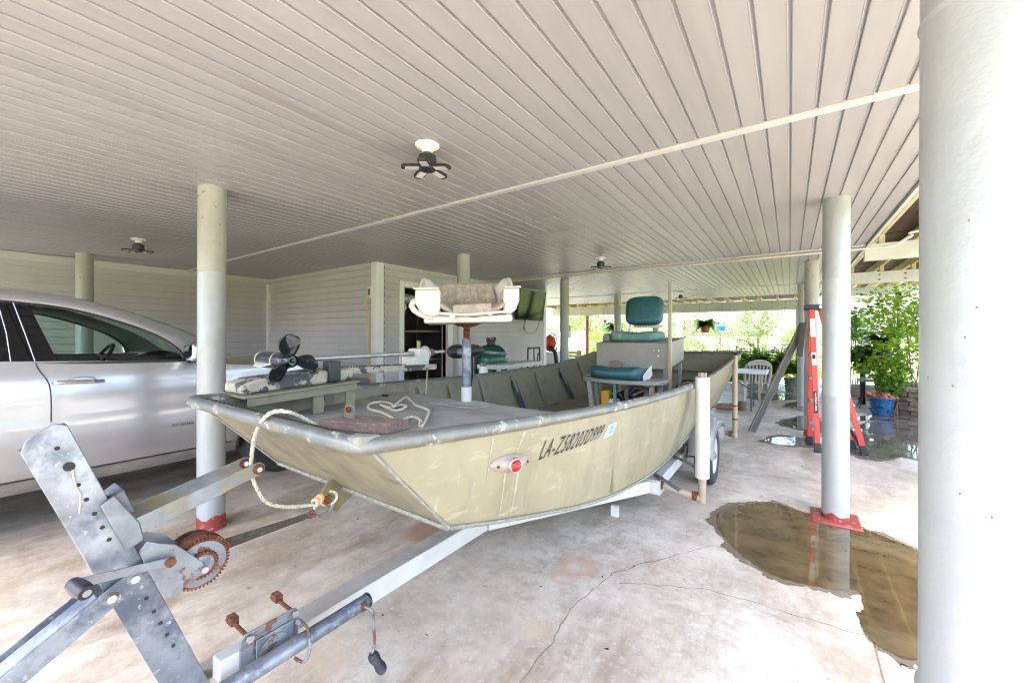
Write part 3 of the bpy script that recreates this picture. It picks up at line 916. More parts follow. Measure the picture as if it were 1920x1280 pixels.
def side(tab, s, t, off=0.):
    g, c = spl(tab, s)
    p = c.lerp(g, t)
    sg = 1 if tab is SR else -1
    bul = .012 * math.sin(math.pi * t)
    return p + V((sg * (bul + off), 0, 0))
boat = thing('jon_boat', (-1.57, 3.4, .5), 'weathered khaki aluminium flat-bottomed boat with a square raked bow, standing on the trailer', 'boat')
NS = 60
B().grid(lambda a, b: side(SR, a, b), NS, 8).build('starboard_side', 'boat_paint', boat, ang=60)
B().grid(lambda a, b: side(SL, a, b), NS, 8).build('port_side', 'boat_paint', boat, ang=60)
B().grid(lambda a, b: side(SR, a, b, -.02), NS, 4).build('inner_side', 'boat_in', boat, ang=60)
B().grid(lambda a, b: side(SL, a, b, -.02), NS, 4).build('inner_side', 'boat_in', boat, ang=60)
B().grid(lambda a, b: spl(SR, a)[1].lerp(spl(SL, a)[1], b), NS, 6).build('bottom', 'boat_paint', boat, ang=60)
B().grid(lambda a, b: (side(SR, lerp(.05, 1, a), .12, -.02)).lerp(side(SL, lerp(.05, 1, a), .12, -.02), b), NS, 4).build('floor', 'boat_in', boat, ang=60)
gR, cR = spl(SR, 0); gL, cL = spl(SL, 0)
B().grid(lambda a, b: cR.lerp(cL, a).lerp(gR.lerp(gL, a), b) + V((0, -.012 * math.sin(math.pi * a) * math.sin(math.pi * b), 0)), 16, 12).build('bow_plate', 'bow_paint', boat)
B().grid(lambda a, b: cR.lerp(cL, a).lerp(gR.lerp(gL, a), b) + V((0, .03, .01)), 4, 4).build('inner_bow', 'boat_in', boat)
gR1, cR1 = spl(SR, 1); gL1, cL1 = spl(SL, 1)
tr = B().prism([gR1 + V((0, 0, -.002)), gL1 + V((0, 0, -.002)), cL1, cR1], (0, .03, 0))
tr.build('transom', 'boat_in', boat)
tq = gR1.lerp(gL1, .48); tq2 = gR1.lerp(gL1, .52)
B().bar(gR1 + V((-.02, -.02, .0)), gL1 + V((.02, -.02, 0)), .05, .03).build('transom_cap', 'gunwale', boat, bevel=.006)
B().bar(gR1.lerp(cR1, .42) + V((-.03, -.05, 0)), gL1.lerp(cL1, .42) + V((.03, -.05, 0)), .1, .012).build('transom_shelf', 'boat_in', boat)
# weld beads on the edges
B().tube([spl(SR, i / 40)[1] + V((.004, 0, -.002)) for i in range(41)], .008, 6).build('weld_bead', 'weld', boat)
B().tube([cR.lerp(cL, i / 20) + V((0, -.004, -.003)) for i in range(21)], .009, 6).build('weld_bead', 'weld', boat)
B().tube([gR.lerp(cR, i / 12) + V((.004, -.004, 0)) for i in range(13)], .007, 6).build('weld_bead', 'weld', boat)
B().tube([gL.lerp(cL, i / 12) + V((-.004, -.004, 0)) for i in range(13)], .006, 6).build('weld_bead', 'weld', boat)
# gunwale pipe
path = [spl(SR, .53 * (1 - i / 30))[0] + V((.006, 0, 0)) for i in range(30)]
path += [gR + V((.012, .02, 0)), gR + V((.0, -.012, .002)), gR + V((-.03, -.02, .002))]
path += [gR.lerp(gL, k / 8) + V((0, -.02, 0)) for k in range(1, 8)]
path += [gL + V((.03, -.02, 0)), gL + V((0, -.012, 0)), gL + V((-.012, .02, 0))]
path += [spl(SL, i / 40)[0] + V((-.006, 0, 0)) for i in range(1, 41)]
B().tube(path, .0245, 14).build('gunwale_pipe', 'gunwale', boat, ang=50)
B().tube([gR + V((-.035, -.024, .012)), gR + V((.002, -.022, .016)), gR + V((.012, .03, .014))], [.016, .02, .013], 8).build('corner_weld', 'weld', boat)
ed = B()
for i in range(20):
    a, b = spl(SR, .52 + .48 * i / 20)[0], spl(SR, .52 + .48 * (i + 1) / 20)[0]
    ed.bar(a + V((-.005, 0, 0)), b + V((-.005, 0, 0)), .03, .012)
ed.build('gunwale_edge', 'gunwale', boat)
# bow deck
DZK = .97
def deck_edge(tab, y, z):
    lo, hi = 0., 1.
    best = min((abs(side(tab, i / 400, t / 20).y - y) + abs(side(tab, i / 400, t / 20).z - z) * 1., i, t) for i in range(0, 180) for t in range(8, 21))
    return side(tab, best[1] / 400, best[2] / 20).x
ys = [.79, .95, 1.2, 1.5, 1.75, 1.97]
dk = B()
rr = [(deck_edge(SR, y, DZK) - .012, deck_edge(SL, y, DZK) + .012) for y in ys]
poly = [V((r[0], y, DZK)) for y, r in zip(ys, rr)] + [V((r[1], y, DZK)) for y, r in reversed(list(zip(ys, rr)))]
dk.prism(poly, (0, 0, -.012)).build('bow_deck', 'boat_deck', boat, smooth=False)
B().box(rr[-1][1], rr[-1][0], 1.958, 1.97, .60, DZK - .012).build('deck_front_panel', 'boat_in', boat, smooth=False)
pb = at(875, 756, z=DZK)
B().prism([pb + V((-.19, -.15, .002)), pb + V((.19, -.15, .002)), pb + V((.19, .06, .002)), pb + V((-.19, .06, .002))], (0, 0, .006)).build('hatch_plate', 'boat_deck', boat, bevel=.003)
B().prism([pb + V((-.12, -.10, .008)), pb + V((.12, -.10, .008)), pb + V((.12, .05, .008)), pb + V((-.12, .05, .008))], (0, 0, .007)).build('pedestal_plate', 'boat_deck', boat, bevel=.004)
# side ribs with rubber strips inside the port wall
def s_of_y(tab, y):
    lo, hi = 0., 1.
    for _ in range(40):
        m = (lo + hi) / 2
        if spl(tab, m)[0].y < y: lo = m
        else: hi = m
    return lo
for i, y in enumerate([2.2, 2.58, 3.05, 3.62, 4.15, 4.8, 5.4]):
    s = s_of_y(SL, y)
    a, b = side(SL, s, .10, -.035), side(SL, s, .93, -.035)
    rb = B().bar(a, b, .045, .035, up=(1, 0, 0)).build('rib', 'boat_in', boat, bevel=.006)
    if i in (3, 5):
        B().bar(a + V((.024, .0, .0)), b + V((.024, 0, -.05)), .085, .014, up=(1, 0, 0)).build('rubber_strip', 'rubber_strip', rb, bevel=.004)
    s = s_of_y(SR, y)
    a, b = side(SR, s, .10, -.035), side(SR, s, .93, -.035)
    B().bar(a, b, .045, .035, up=(1, 0, 0)).build('rib', 'boat_in', boat, bevel=.006)
# registration number, painted along the hull side
def hull_find(u, v):
    p = at(u, v, x=-1.)
    d = (p - V((0, 0, EYE))).normalized()
    best = None
    s0, t0, ds, dt = .35, .5, .35, .5
    for it in range(7):
        for i in range(-8, 9):
            for j in range(-8, 9):
                s, t = s0 + ds * i / 8, t0 + dt * j / 8
                q = side(SR, s, t) - V((0, 0, EYE))
                e = (q.normalized() - d).length
                if best is None or e < best[0]: best = (e, s, t)
        s0, t0 = best[1], best[2]
        ds, dt = ds / 4, dt / 4
    return s0, t0
def hull_patch(quad, off):
    """quad = bottom-left, bottom-right, top-right, top-left as (s, t)"""
    def f(a, b):
        s = lerp(lerp(quad[0][0], quad[1][0], a), lerp(quad[3][0], quad[2][0], a), b)
        t = lerp(lerp(quad[0][1], quad[1][1], a), lerp(quad[3][1], quad[2][1], a), b)
        return side(SR, s, t, off)
    return f
def text_mesh(txt, bold=.02, space=1.):
    cu = bpy.data.curves.new('lettering', 'FONT')
    cu.body = txt
    cu.size = 1.
    cu.offset = bold
    cu.resolution_u = 3
    cu.space_character = space
    o = bpy.data.objects.new('lettering', cu)
    scene.collection.objects.link(o)
    bpy.context.view_layer.update()
    me = bpy.data.meshes.new_from_object(o)
    bpy.data.objects.remove(o)
    vs = [v.co.copy() for v in me.vertices]
    fs = [tuple(p.vertices) for p in me.polygons]
    bpy.data.meshes.remove(me)
    x0, x1 = min(v.x for v in vs), max(v.x for v in vs)
    y0, y1 = min(v.y for v in vs), max(v.y for v in vs)
    return [((v.x - x0) / (x1 - x0), (v.y - y0) / (y1 - y0)) for v in vs], fs
q4 = [hull_find(1009, 863), hull_find(1122, 823), hull_find(1137, 794), hull_find(1023, 825)]
fpt = hull_patch(q4, .002)
uv, fs = text_mesh('LA-Z58203D999', .008, 1.2)
B().add([fpt(a, b) for a, b in uv], fs).build('registration_number', 'decal_black', boat, smooth=False, fix=False)
q4 = [hull_find(1131, 822), hull_find(1148, 814), hull_find(1157, 790), hull_find(1142, 797)]
f1, f2 = hull_patch(q4, .002), hull_patch(q4, .0035)
st = B().grid(lambda a, b: f1(a, b), 4, 4).build('sticker', 'decal_white', boat, smooth=False, solid=.001)
B().grid(lambda a, b: f2(lerp(.18, .72, a), lerp(.55, .88, b)), 3, 3).grid(lambda a, b: f2(lerp(.3, .85, a), lerp(.2, .5, b)), 3, 3).build('sticker_print', 'decal_teal', st, smooth=False)
# chalky run marks and scuffs on the hull side
M('chalk', (.33, .315, .25), .7, var=.2, scale=30)
for (ua, va), (ub, vb), w0, w1 in [((948, 886), (938, 962), .006, .002), ((972, 884), (955, 985), .007, .0015), ((925, 822), (913, 905), .004, .001), ((985, 808), (968, 850), .006, .001), ((890, 905), (876, 950), .004, .001), ((1000, 812), (990, 842), .003, .001)]:
    (sa, ta), (sb_, tb) = hull_find(ua, va), hull_find(ub, vb)
    vs = []
    for k in range(13):
        f = k / 12
        s_, t__ = lerp(sa, sb_, f), lerp(ta, tb, f)
        ww = lerp(w0, w1, f) * random.uniform(.6, 1.3) / 5.5
        vs += [side(SR, s_ - ww, t__, .0012), side(SR, s_ + ww, t__, .0012)]
    B().add(vs, [(2 * k, 2 * k + 1, 2 * k + 3, 2 * k + 2) for k in range(12)]).build('run_mark', 'chalk', boat, smooth=False)
# red side lamp in its pointed fairing
s0, t0 = hull_find(958, 867)
pc = side(SR, s0, t0)
ex = (side(SR, s0 + .01, t0) - side(SR, s0 - .01, t0)).normalized()
ez = (side(SR, s0, t0 + .05) - side(SR, s0, t0 - .05)).normalized()
en = ex.cross(ez).normalized()
if en.x < 0: en = -en
lamp_p = B()
def eye(a, b):
    th = 2 * math.pi * a
    r = b
    x = .105 * math.cos(th) * (1 if abs(math.cos(th)) < .0 else 1)
    z = .036 * math.copysign(abs(math.sin(th)) ** 1.25, math.sin(th))
    return pc + ex * x * r + ez * z * r + en * (.028 * (1 - r * r) + .002)
sl = lamp_p.grid(eye, 32, 8, cu=True).build('lamp_fairing', 'fairing', boat)
B().tube([pc + ex * (.03 * math.cos(k * math.pi / 10)) + ez * (.026 * math.sin(k * math.pi / 10)) + en * .028 for k in range(20)], .005, 6, closed=True).build('lamp_rim', 'chrome', sl)
B().ball(pc + en * .022, (.026, .026, .026), 16, 10).build('red_lens', 'lens_red', sl)
for k in (-1, 1): B().cyl(pc + ex * .075 * k + en * .008, pc + ex * .075 * k + en * .018, .006, n=8).build('screw', 'rust', sl)
# ---- white bucket seat folded on its pedestal
py = V((pb.x, pb.y, DZK))
B().cyl(py + V((0, 0, .01)), py + V((0, 0, .405)), .029, n=24).build('seat_post', 'galv', boat)
B().cyl(py + V((0, 0, .01)), py + V((0, 0, .105)), .0325, n=24).build('post_sleeve', 'trailer_white', boat)
sp = B()
prof = [(.017, .40)]
for k in range(7): prof += [(.017, .405 + k * .011), (.023, .409 + k * .011), (.023, .412 + k * .011)]
prof += [(.02, .478), (.05, .484), (.085, .499), (.09, .503)]
sp.lathe(prof, py, 20).build('swivel_spring', 'rust', boat)
seat = thing('bucket_seat', py + V((0, 0, .5)), None, None, parent=boat)
seat['label'] = 'dirty white bucket seat with wing arms on the bow pedestal'
sX = V((.745, .667, 0)).normalized()
sY = V((-sX.y, sX.x, 0))
so = py + V((0, 0, .503))
def sw(x, y, z): return so + sX * x + sY * y + V((0, 0, z - .012 * 0 + x * .025))
def swb(b): return b.xf(lambda p: sw(p.x, p.y, p.z))
swb(B().box(-.25, .27, -.17, .2, 0., .045)).build('seat_base', 'seat_shell', seat, bevel=.012)
def ushell(a, b):
    k = [(-.285, -.15), (-.305, 0), (-.29, .13), (-.19, .235), (0, .25), (.19, .235), (.29, .13), (.305, 0), (.285, -.15)]
    f = a * 8
    i = min(int(f), 7); t = f - i
    x, y = lerp(k[i][0], k[i + 1][0], t), lerp(k[i][1], k[i + 1][1], t)
    zt = interp([(0, .21), (.14, .215), (.24, .305), (.30, .30), (.34, .262), (.5, .258), (.66, .262), (.70, .30), (.76, .305), (.86, .215), (1., .21)], a)[0]
    tuck = 1 - .25 * (1 - b) ** 2
    return V((x * tuck, y * tuck, lerp(.03, zt, b)))
swb(B().grid(ushell, 48, 10)).build('seat_shell', 'seat_shell', seat, ang=60, solid=.018)
def armblk(x0, x1, y0, y1, z0, z1, flip):
    b = B()
    prof = []
    w = x1 - x0
    outl = [(0, z1), (w, z1), (w, z0 + .02), (w * .9, z0), (w * .55, z0 + .0), (w * .2, z0 + .03), (0, z0 + .085)]
    if flip: outl = [(w - a, c) for a, c in reversed(outl)]
    b.prism([V((x0 + a, y0, c)) for a, c in outl], (0, y1 - y0, 0))
    return b
swb(armblk(-.298, -.155, -.19, .08, .035, .20, False)).build('arm', 'seat_shell', seat, bevel=.014)
swb(armblk(.215, .312, -.17, .08, .045, .205, True)).build('arm', 'seat_shell', seat, bevel=.014)
swb(B().bar((-.305, -.2, .198), (-.16, -.2, .2), .02, .01)).build('arm_lip', 'seat_shell', seat, bevel=.003)
swb(B().bar((.22, -.18, .205), (.318, -.18, .207), .02, .01)).build('arm_lip', 'seat_shell', seat, bevel=.003)
def backpad(a, b):
    x = lerp(-1, 1, a) * lerp(.20, .165, b)
    ch = .010 * abs(math.sin(a * math.pi * 7)) ** .6
    return V((x, lerp(.13, .215, b) - ch * math.sin(math.pi * min(b * 1.1, 1)), lerp(.06, .268, b) + .02 * (2 * a - 1) ** 2 * (1 - b)))
swb(B().grid(backpad, 84, 12)).build('back_pad', 'seat_fabric', seat, ang=70, solid=.02)
def seatpad(a, b):
    x = lerp(-.17, .21, a)
    return V((x, lerp(-.185, .15, b), .095 + .06 * (2 * a - 1) ** 2 - .03 * b - .045 * (1 - b) ** 6 + .006 * math.sin(a * 19)))
swb(B().grid(seatpad, 30, 16)).build('seat_pad', 'seat_fabric', seat, ang=70, solid=.02)
swb(B().prism([V((-.08, -.195, .045)), V((.14, -.19, .05)), V((.145, -.188, .115)), V((-.085, -.193, .105))], (0, .03, 0))).build('front_pad', 'seat_fabric', seat, bevel=.01)
swb(B().tube(smooth_path([V((-.17, -.2, .055)), V((-.09, -.205, .05)), V((.0, -.205, .045)), V((.15, -.2, .055)), V((.25, -.19, .062))], 5), .009, 8)).build('front_piping', 'seat_shell', seat)
swb(B().cyl((-.085, -.215, .038), (-.085, -.185, .04), .016, n=10)).build('latch', 'seat_shell', seat)
swb(B().cyl((.135, -.205, .05), (.135, -.18, .05), .012, n=10)).build('latch', 'seat_shell', seat)
def under(a, b):
    k = [(-.285, .15), (-.322, .135), (-.335, .10), (-.315, .065), (-.27, .035), (-.20, .015)]
    i = min(int(a * 5), 4); t = a * 5 - i
    return V((lerp(k[i][0], k[i + 1][0], t), lerp(-.175, .12, b), lerp(k[i][1], k[i + 1][1], t)))
swb(B().grid(under, 18, 6)).build('lower_flap', 'seat_shell', seat, ang=70, solid=.03)
# ---- helm console, bench, seats
CX0, CX1, CY0, CY1 = -1.685, -.952, 3.98, 4.66
con = thing('helm_console', (-1.3, 4.3, .56), None, None, parent=boat)
con['label'] = 'grey metal helm console box on legs'
B().add([(CX0, CY0, 1.07), (CX1, CY0, 1.075), (CX1, CY1, 1.14), (CX0, CY1, 1.14), (CX0, CY0, 1.325), (CX1, CY0, 1.33), (CX1, CY1, 1.38), (CX0, CY1, 1.38)],
        [(3, 2, 1, 0), (4, 5, 6, 7), (0, 1, 5, 4), (1, 2, 6, 5), (2, 3, 7, 6), (3, 0, 4, 7)]).build('box', 'console_grey', con, bevel=.006)
B().bar((CX1 + .012, CY0 + .02, 1.335), (CX1 + .012, CY1 + .02, 1.385), .03, .008).build('top_flange', 'console_grey', con)
for x, y in ((CX0 + .03, CY0 + .03), (CX1 - .035, CY0 + .03), (CX0 + .03, CY1 - .03), (CX1 - .035, CY1 - .03)):
    B().bar((x, y, .56), (x, y, 1.1), .035, .035, up=(0, 1, 0)).build('leg', 'console_grey', con, bevel=.004)
for u, v, mt in ((1226, 657, 'steel'), (1235.5, 657, 'trim'), (1234.5, 667, 'trim')):
    q = at(u, v, y=CY0 - .004)
    B().cyl(q, q + V((0, -.01, 0)), .008, n=10).build('switch', mt, con)
B().ball(at(1155, 683, y=CY0 - .006), (.085, .006, .045), 12, 6).build('paint_patch', 'wood_block', con)
q = at(1255.5, 734, y=3.93)
B().bar((q.x, 3.945, .56), (q.x, 3.945, at(1255, 527, y=3.945).z), .03, .03, up=(0, 1, 0)).build('pole', 'pvc_dirty', con, bevel=.005)
# upright teal seat behind the console
hs = thing('helm_seat', (-1.25, 4.45, 1.36), None, None, parent=boat)
hs['label'] = 'teal vinyl helm seat with upright backrest'
def cushion(p0, ux, uy, uz, w, d, h, r=.35, dish=0.):
    """pillow-like block centred at p0 with axes ux, uy, uz"""
    def fn(a, b):
        th, ph = 2 * math.pi * a, math.pi * (b - .5)
        def se(c, e): return math.copysign(abs(c) ** e, c)
        x = se(math.cos(ph), r) * se(math.cos(th), r)
        y = se(math.cos(ph), r) * se(math.sin(th), r)
        z = se(math.sin(ph), .55)
        dz = -dish * (1 - x * x) * (1 if z > 0 else 0)
        return V(p0) + V(ux) * (x * w / 2) + V(uy) * (y * d / 2) + V(uz) * (z * h / 2 + dz)
    return B().grid(fn, 40, 16, cu=True)
c0 = at(1208, 583, y=4.45)
cushion(c0, V((1, -.05, 0)), V((0, .16, 1)).normalized(), V((.05, 1, -.16)).normalized(), .415, .325, .11, .5).build('backrest', 'teal_vinyl', hs, ang=80)
c1 = at(1196, 630, y=4.3)
cushion(c1, V((1, 0, 0)), V((0, 1, 0)), V((0, 0, 1)), .50, .44, .125, .3, .02).build('seat_cushion', 'teal_faded', hs, ang=80)
for x in (-.16, .16):
    B().bar(c1 + V((x, .14, .0)), c0 + V((x, .06, -.08)), .03, .008, up=(1, 0, 0)).build('hinge_arm', 'seat_shell', hs)
B().bar(c0 + V((-.12, .02, -.17)), c0 + V((.19, .02, -.17)), .03, .03).build('hinge_bar', 'seat_shell', hs)
# throttle lever and small fittings on the console top
q = at(1134, 632, y=4.2)
lv = thing('throttle_lever', q, None, None, parent=boat)
lv['label'] = 'control lever with a red ball knob'
B().prism([at(1129, 641, y=4.2), at(1144, 641, y=4.2), at(1144, 632, y=4.2), at(1140, 625, y=4.2), at(1133, 625, y=4.2), at(1129, 632, y=4.2)], (0, .08, 0)).build('housing', 'console_grey', lv, bevel=.008)
B().tube([at(1131, 628, y=4.2), at(1131, 612, y=4.2), at(1134, 604, y=4.2)], .006, 8).build('lever', 'steel', lv)
B().ball(at(1134.5, 602, y=4.2), .018, 12, 8).build('knob', 'red_paint', lv)
B().ball(at(1149, 634, y=4.2), .03, 12, 8).build('red_cap', 'red_paint', lv)
# wooden bench with the low teal cushion
bn = thing('bow_bench', (-1.3, 3.6, .56), None, None, parent=boat)
bn['label'] = 'grey weathered bench with rounded front and a teal cushion'
bz = 1.005
bl, br = at(1098, 709, z=bz), at(1246, 712, z=bz)
bx0, bx1 = -1.66, -.90
poly = smooth_path([V((bx0, 3.78, bz)), V((bx0 - .01, 3.62, bz)), V((bx0 + .10, 3.50, bz)), V((-1.3, 3.43, bz)), V((bx1 - .12, 3.45, bz)), V((bx1, 3.56, bz)), V((bx1, 3.78, bz))], 5)
B().prism(poly, (0, 0, -.035)).build('bench_top', 'bench_wood', bn, bevel=.006)
for k in range(1, 4):
    B().box(bx0 + .05, bx1 - .03, 3.48 + k * .07, 3.486 + k * .07, bz + .0005, bz + .002).build('slat_joint', 'dark', bn, smooth=False)
for x, y, m2 in ((bx0 + .1, 3.52, 'bench_wood'), (bx0 + .08, 3.72, 'bench_wood'), (bx1 - .08, 3.54, 'bench_wood'), (bx1 - .06, 3.74, 'bench_wood')):
    B().bar((x + (.05 if x < -1.3 else -.03), y, .56), (x, y, bz - .03), .04, .04, up=(0, 1, 0)).build('leg', m2, bn, bevel=.005)
B().bar((-1.30, 3.50, .56), (-1.30, 3.50, bz - .03), .025, .025, up=(0, 1, 0)).build('post', 'teal_faded', bn)
cq = at(1163, 699, y=3.62)
cushion(cq, V((1, 0, 0)), V((0, 1, -.12)).normalized(), V((0, .12, 1)).normalized(), .47, .42, .15, .32, .03).build('cushion', 'teal_vinyl', bn, ang=80)
B().bar(cq + V((.245, -.1, -.05)), cq + V((.245, .15, .03)), .01, .1).build('side_plate', 'seat_shell', bn, bevel=.004)
# gear stowed under the bench and console
def lump(c, r, n, seed=1, amp=.15):
    rnd = random.Random(seed)
    ph = [rnd.uniform(0, 6) for _ in range(6)]
    b = B().ball(c, r, 18, 12)
    c = V(c)
    return b.xf(lambda p: c + (p - c) * (1 + amp * math.sin(p.x * 31 + ph[0]) * math.sin(p.y * 27 + ph[1]) + amp * .5 * math.sin(p.z * 43 + ph[2])))
eng = thing('boat_engine', (-1.25, 4.2, .56), 'dark greasy engine with a grey pulley wheel under the bench and console', 'engine')
B().box(-1.5, -1.0, 3.85, 4.5, .575, .80).build('block', 'dark', eng, bevel=.02)
B().tube([V((-1.2 + .10 * math.cos(k * math.pi / 12), 3.80, .83 + .10 * math.sin(k * math.pi / 12))) for k in range(24)], .022, 8, closed=True).build('pulley', 'car_seat', eng)
for k in range(7):
    B().cyl((-1.48 + k * .07, 3.88, .80), (-1.48 + k * .07, 4.3, .80 + .04 * (k % 3)), .022, n=8).build('pipe', ('steel', 'dark', 'black_plastic')[k % 3], eng)
for k in range(4):
    pts = [V((-1.5 + k * .13, 3.84, .72)), V((-1.45 + k * .12, 3.72, .84)), V((-1.38 + k * .12, 3.78, .66)), V((-1.3 + k * .12, 3.86, .78))]
    B().tube(smooth_path(pts, 6), .009, 6).build('hose', 'black_plastic', eng)
single(B().box(-1.50, -1.42, 3.66, 3.74, .575, .87), 'yellow_filter', 'yellow_cord', 'small yellow canister under the left end of the bench', 'canister', bevel=.01)
single(lump((-1.02, 3.62, .60), (.09, .06, .07), 1, 3), 'orange_rag', 'orange_cord', 'crumpled orange rag under the bench beside the engine', 'rag')
single(lump((-1.08, 3.86, .84), (.08, .06, .05), 1, 5), 'rust_can', 'terracotta', 'rust-red metal part lying on the engine', 'part')
cb = B().tube(smooth_path([V((-1.62, 3.7, .9)), V((-1.6, 3.62, .72)), V((-1.56, 3.6, .62)), V((-1.5, 3.6, .72)), V((-1.52, 3.64, .60)), V((-1.4, 3.62, .62))], 6), .008, 6)
single(cb, 'battery_cable', 'blower_red', 'red battery cable looping under the left end of the bench', 'cable')
single(B().box(-1.42, -1.33, 3.64, 3.73, .575, .80), 'oil_bottle', 'freezer', 'white plastic bottle beside the yellow canister under the bench', 'bottle', bevel=.02)
single(B().tube(smooth_path([V((-1.2, 3.55, .60)), V((-1.1, 3.5, .66)), V((-1.0, 3.52, .72)), V((-.95, 3.6, .80)), V((-.98, 3.75, .90)), V((-1.1, 3.82, .95))], 6), .011, 6), 'fuel_hose', 'blower_red', 'red fuel hose rising beside the orange rag under the bench', 'hose')
single(B().box(-1.05, -.80, 4.15, 4.45, .575, .75), 'battery_box', 'black_plastic', 'black battery box beneath the helm console', 'box', bevel=.015)
single(B().tube([V((-.98 + .14 * math.cos(k * math.pi / 12), 5.0 + .04 * math.sin(k * math.pi / 12), .72 + .16 * math.sin(k * math.pi / 12))) for k in range(24)], .012, 6, closed=True), 'hose_loop', 'black_plastic', 'black hose coil standing near the stern of the boat', 'hose')
def cloth(a, b):
    x, y = lerp(-1.32, -.86, a), lerp(2.1, 2.95, b)
    return V((x, y, .70 + .10 * math.exp(-((a - .75) ** 2 + (b - .6) ** 2) * 7) + .02 * math.sin(a * 11 + b * 5) + .016 * math.sin(b * 17 - a * 6) + .2 * max(0, a - .55) ** 1.))
single(B().grid(cloth, 30, 40), 'crumpled_cloth', 'cloth_pale', 'crumpled pale lavender cloth lying inside the boat behind the bow deck', 'cloth', ang=80)
# ---- wood block, bracket and ropes on the deck
wb0, wb1 = at(600, 790, z=DZK + .03), at(735, 800, z=DZK + .03)
w0, w1 = V((-1.70, 1.0, DZK)), V((-1.27, 1.03, DZK))
wq = [at(598, 787, z=DZK + .045), at(655, 776, z=DZK + .045), at(768, 786, z=DZK + .045), at(728, 796, z=DZK + .045)]
t = thing('wood_block', (wq[0].x, wq[0].y, DZK), 'split reddish wooden board lying on the bow deck just behind the bow rail', 'board')
B().prism(wq, (0, 0, -.043)).build('plank', 'wood_block', t, bevel=.004)
q = at(690, 805, z=DZK + .03)
br_ = at(655, 784, z=DZK + .046)
t = thing('deck_bracket', br_, 'small rounded galvanised eye bracket standing on the wooden board', 'bracket')
d_ = V((.8, .25, 0)).normalized(); u_ = V((0, 0, 1))
pts = [br_ - d_ * .028, br_ + d_ * .028] + [br_ + u_ * .04 + d_ * .028 * math.cos(a) + u_ * .028 * math.sin(a) for a in [k * math.pi / 8 for k in range(9)]]
B().prism(pts, V((-.25, .8, 0)) * .01).build('plate', 'galv_worn', t, bevel=.002)
B().cyl(br_ + u_ * .042 + V((.06, -.2, 0)) * .04, br_ + u_ * .042 - V((.06, -.2, 0)) * .08, .014, n=12).build('eye', 'rust', t)
rp = [(742, 789), (730, 779), (714, 772), (697, 768), (690, 762), (698, 756), (716, 753), (733, 756), (737, 762), (728, 763), (714, 758), (728, 765), (742, 769), (757, 766), (762, 761), (752, 759), (738, 762), (748, 754), (757, 747), (763, 744), (772, 752), (782, 760), (797, 765), (805, 771), (802, 780), (797, 792), (792, 799), (786, 797), (790, 790), (782, 783), (770, 782), (756, 788), (748, 798)]
single(B().rope(smooth_path([at(u, v, z=DZK + .009 + .006 * (i % 3 == 1)) for i, (u, v) in enumerate(rp)], 5), .0078), 'deck_rope', 'rope_grey', 'loose loop of pale braided rope lying on the bow deck', 'rope')
single(B().ball(at(722, 741, z=DZK + .005), (.035, .02, .008), 10, 6), 'dead_leaf', 'soil', 'larger brown dead leaf on the bow deck beside the port side', 'leaf')
# rope over the bow
rp = [at(592, 796, y=.74), at(565, 781, y=.70), at(540, 772, y=.655), at(515, 771, y=.628), at(495, 784, y=.612)] + [at(u, v, x=-1.56) for u, v in ((482, 806), (475, 835), (472, 868), (474, 890), (481, 912), (497, 938), (522, 948), (555, 949), (588, 946))]
rope_t = thing('bow_rope', (-1.56, .7, .72), 'cream rope with green flecks hung over the bow rail and knotted to the bow eye', 'rope')
B().rope(smooth_path(rp, 6), .0068).build('line', 'rope', rope_t)
kn = at(597, 942, x=-1.565)
for k in range(4):
    c = kn + V((0, -.012 + k * .008, .004 * k))
    B().tube([c + V((.014 * math.cos(a), .004 * math.sin(a * 2), .016 * math.sin(a))) for a in [j * math.pi / 7 for j in range(14)]], .006, 6, closed=True).build('knot_turn', 'rope_orange' if k % 2 else 'rope', rope_t)
ey = at(617, 933, x=-1.565)
B().tube([ey + V((.012 * math.cos(a), .0, .0)) + V((0, .03 * math.cos(a), .028 * math.sin(a))) for a in [j * math.pi / 9 for j in range(18)]], .006, 6, closed=True).build('eye_loop', 'rope', rope_t)
# bow eye plate under the bow
pl = [at(u, v, x=-1.57) for u, v in ((627, 892), (662, 924), (630, 957), (618, 953), (600, 940), (602, 922), (612, 905))]
B().prism(pl, (.01, 0, 0)).build('bow_eye_plate', 'olive_plate', boat, bevel=.002)
B().cyl(at(613, 935, x=-1.572) , at(613, 935, x=-1.572) + V((.0155, 0, 0)), .019, n=18).build('eye_ring', 'rust', boat)
# ================================================================== TROLLING MOTOR
tm = thing('trolling_motor', (-2.2, 1.2, 1.12), 'black bow-mount trolling motor with chipped paint and a three-blade propeller', 'motor')
MX = -2.27
B().add([(-2.32, .80, 1.098), (-2.06, .80, 1.098), (-2.06, 1.40, 1.12), (-2.32, 1.40, 1.12), (-2.32, .80, 1.11), (-2.06, .80, 1.11), (-2.06, 1.40, 1.132), (-2.32, 1.40, 1.132)], [(3, 2, 1, 0), (4, 5, 6, 7), (0, 1, 5, 4), (1, 2, 6, 5), (2, 3, 7, 6), (3, 0, 4, 7)]).build('stand_top', 'boat_in', tm, bevel=.003)
B().bar((-2.078, .82, 1.08), (-2.078, 1.39, 1.098), .012, .04).build('stand_skirt', 'boat_in', tm, bevel=.002)
for y in (1.17, 1.36):
    B().box(-2.10, -2.087, y - .03, y + .03, .972, 1.117).build('stand_leg', 'boat_in', tm, bevel=.003)
    B().box(-2.33, -2.31, y - .03, y + .03, .972, 1.117).build('stand_leg', 'boat_in', tm, bevel=.003)
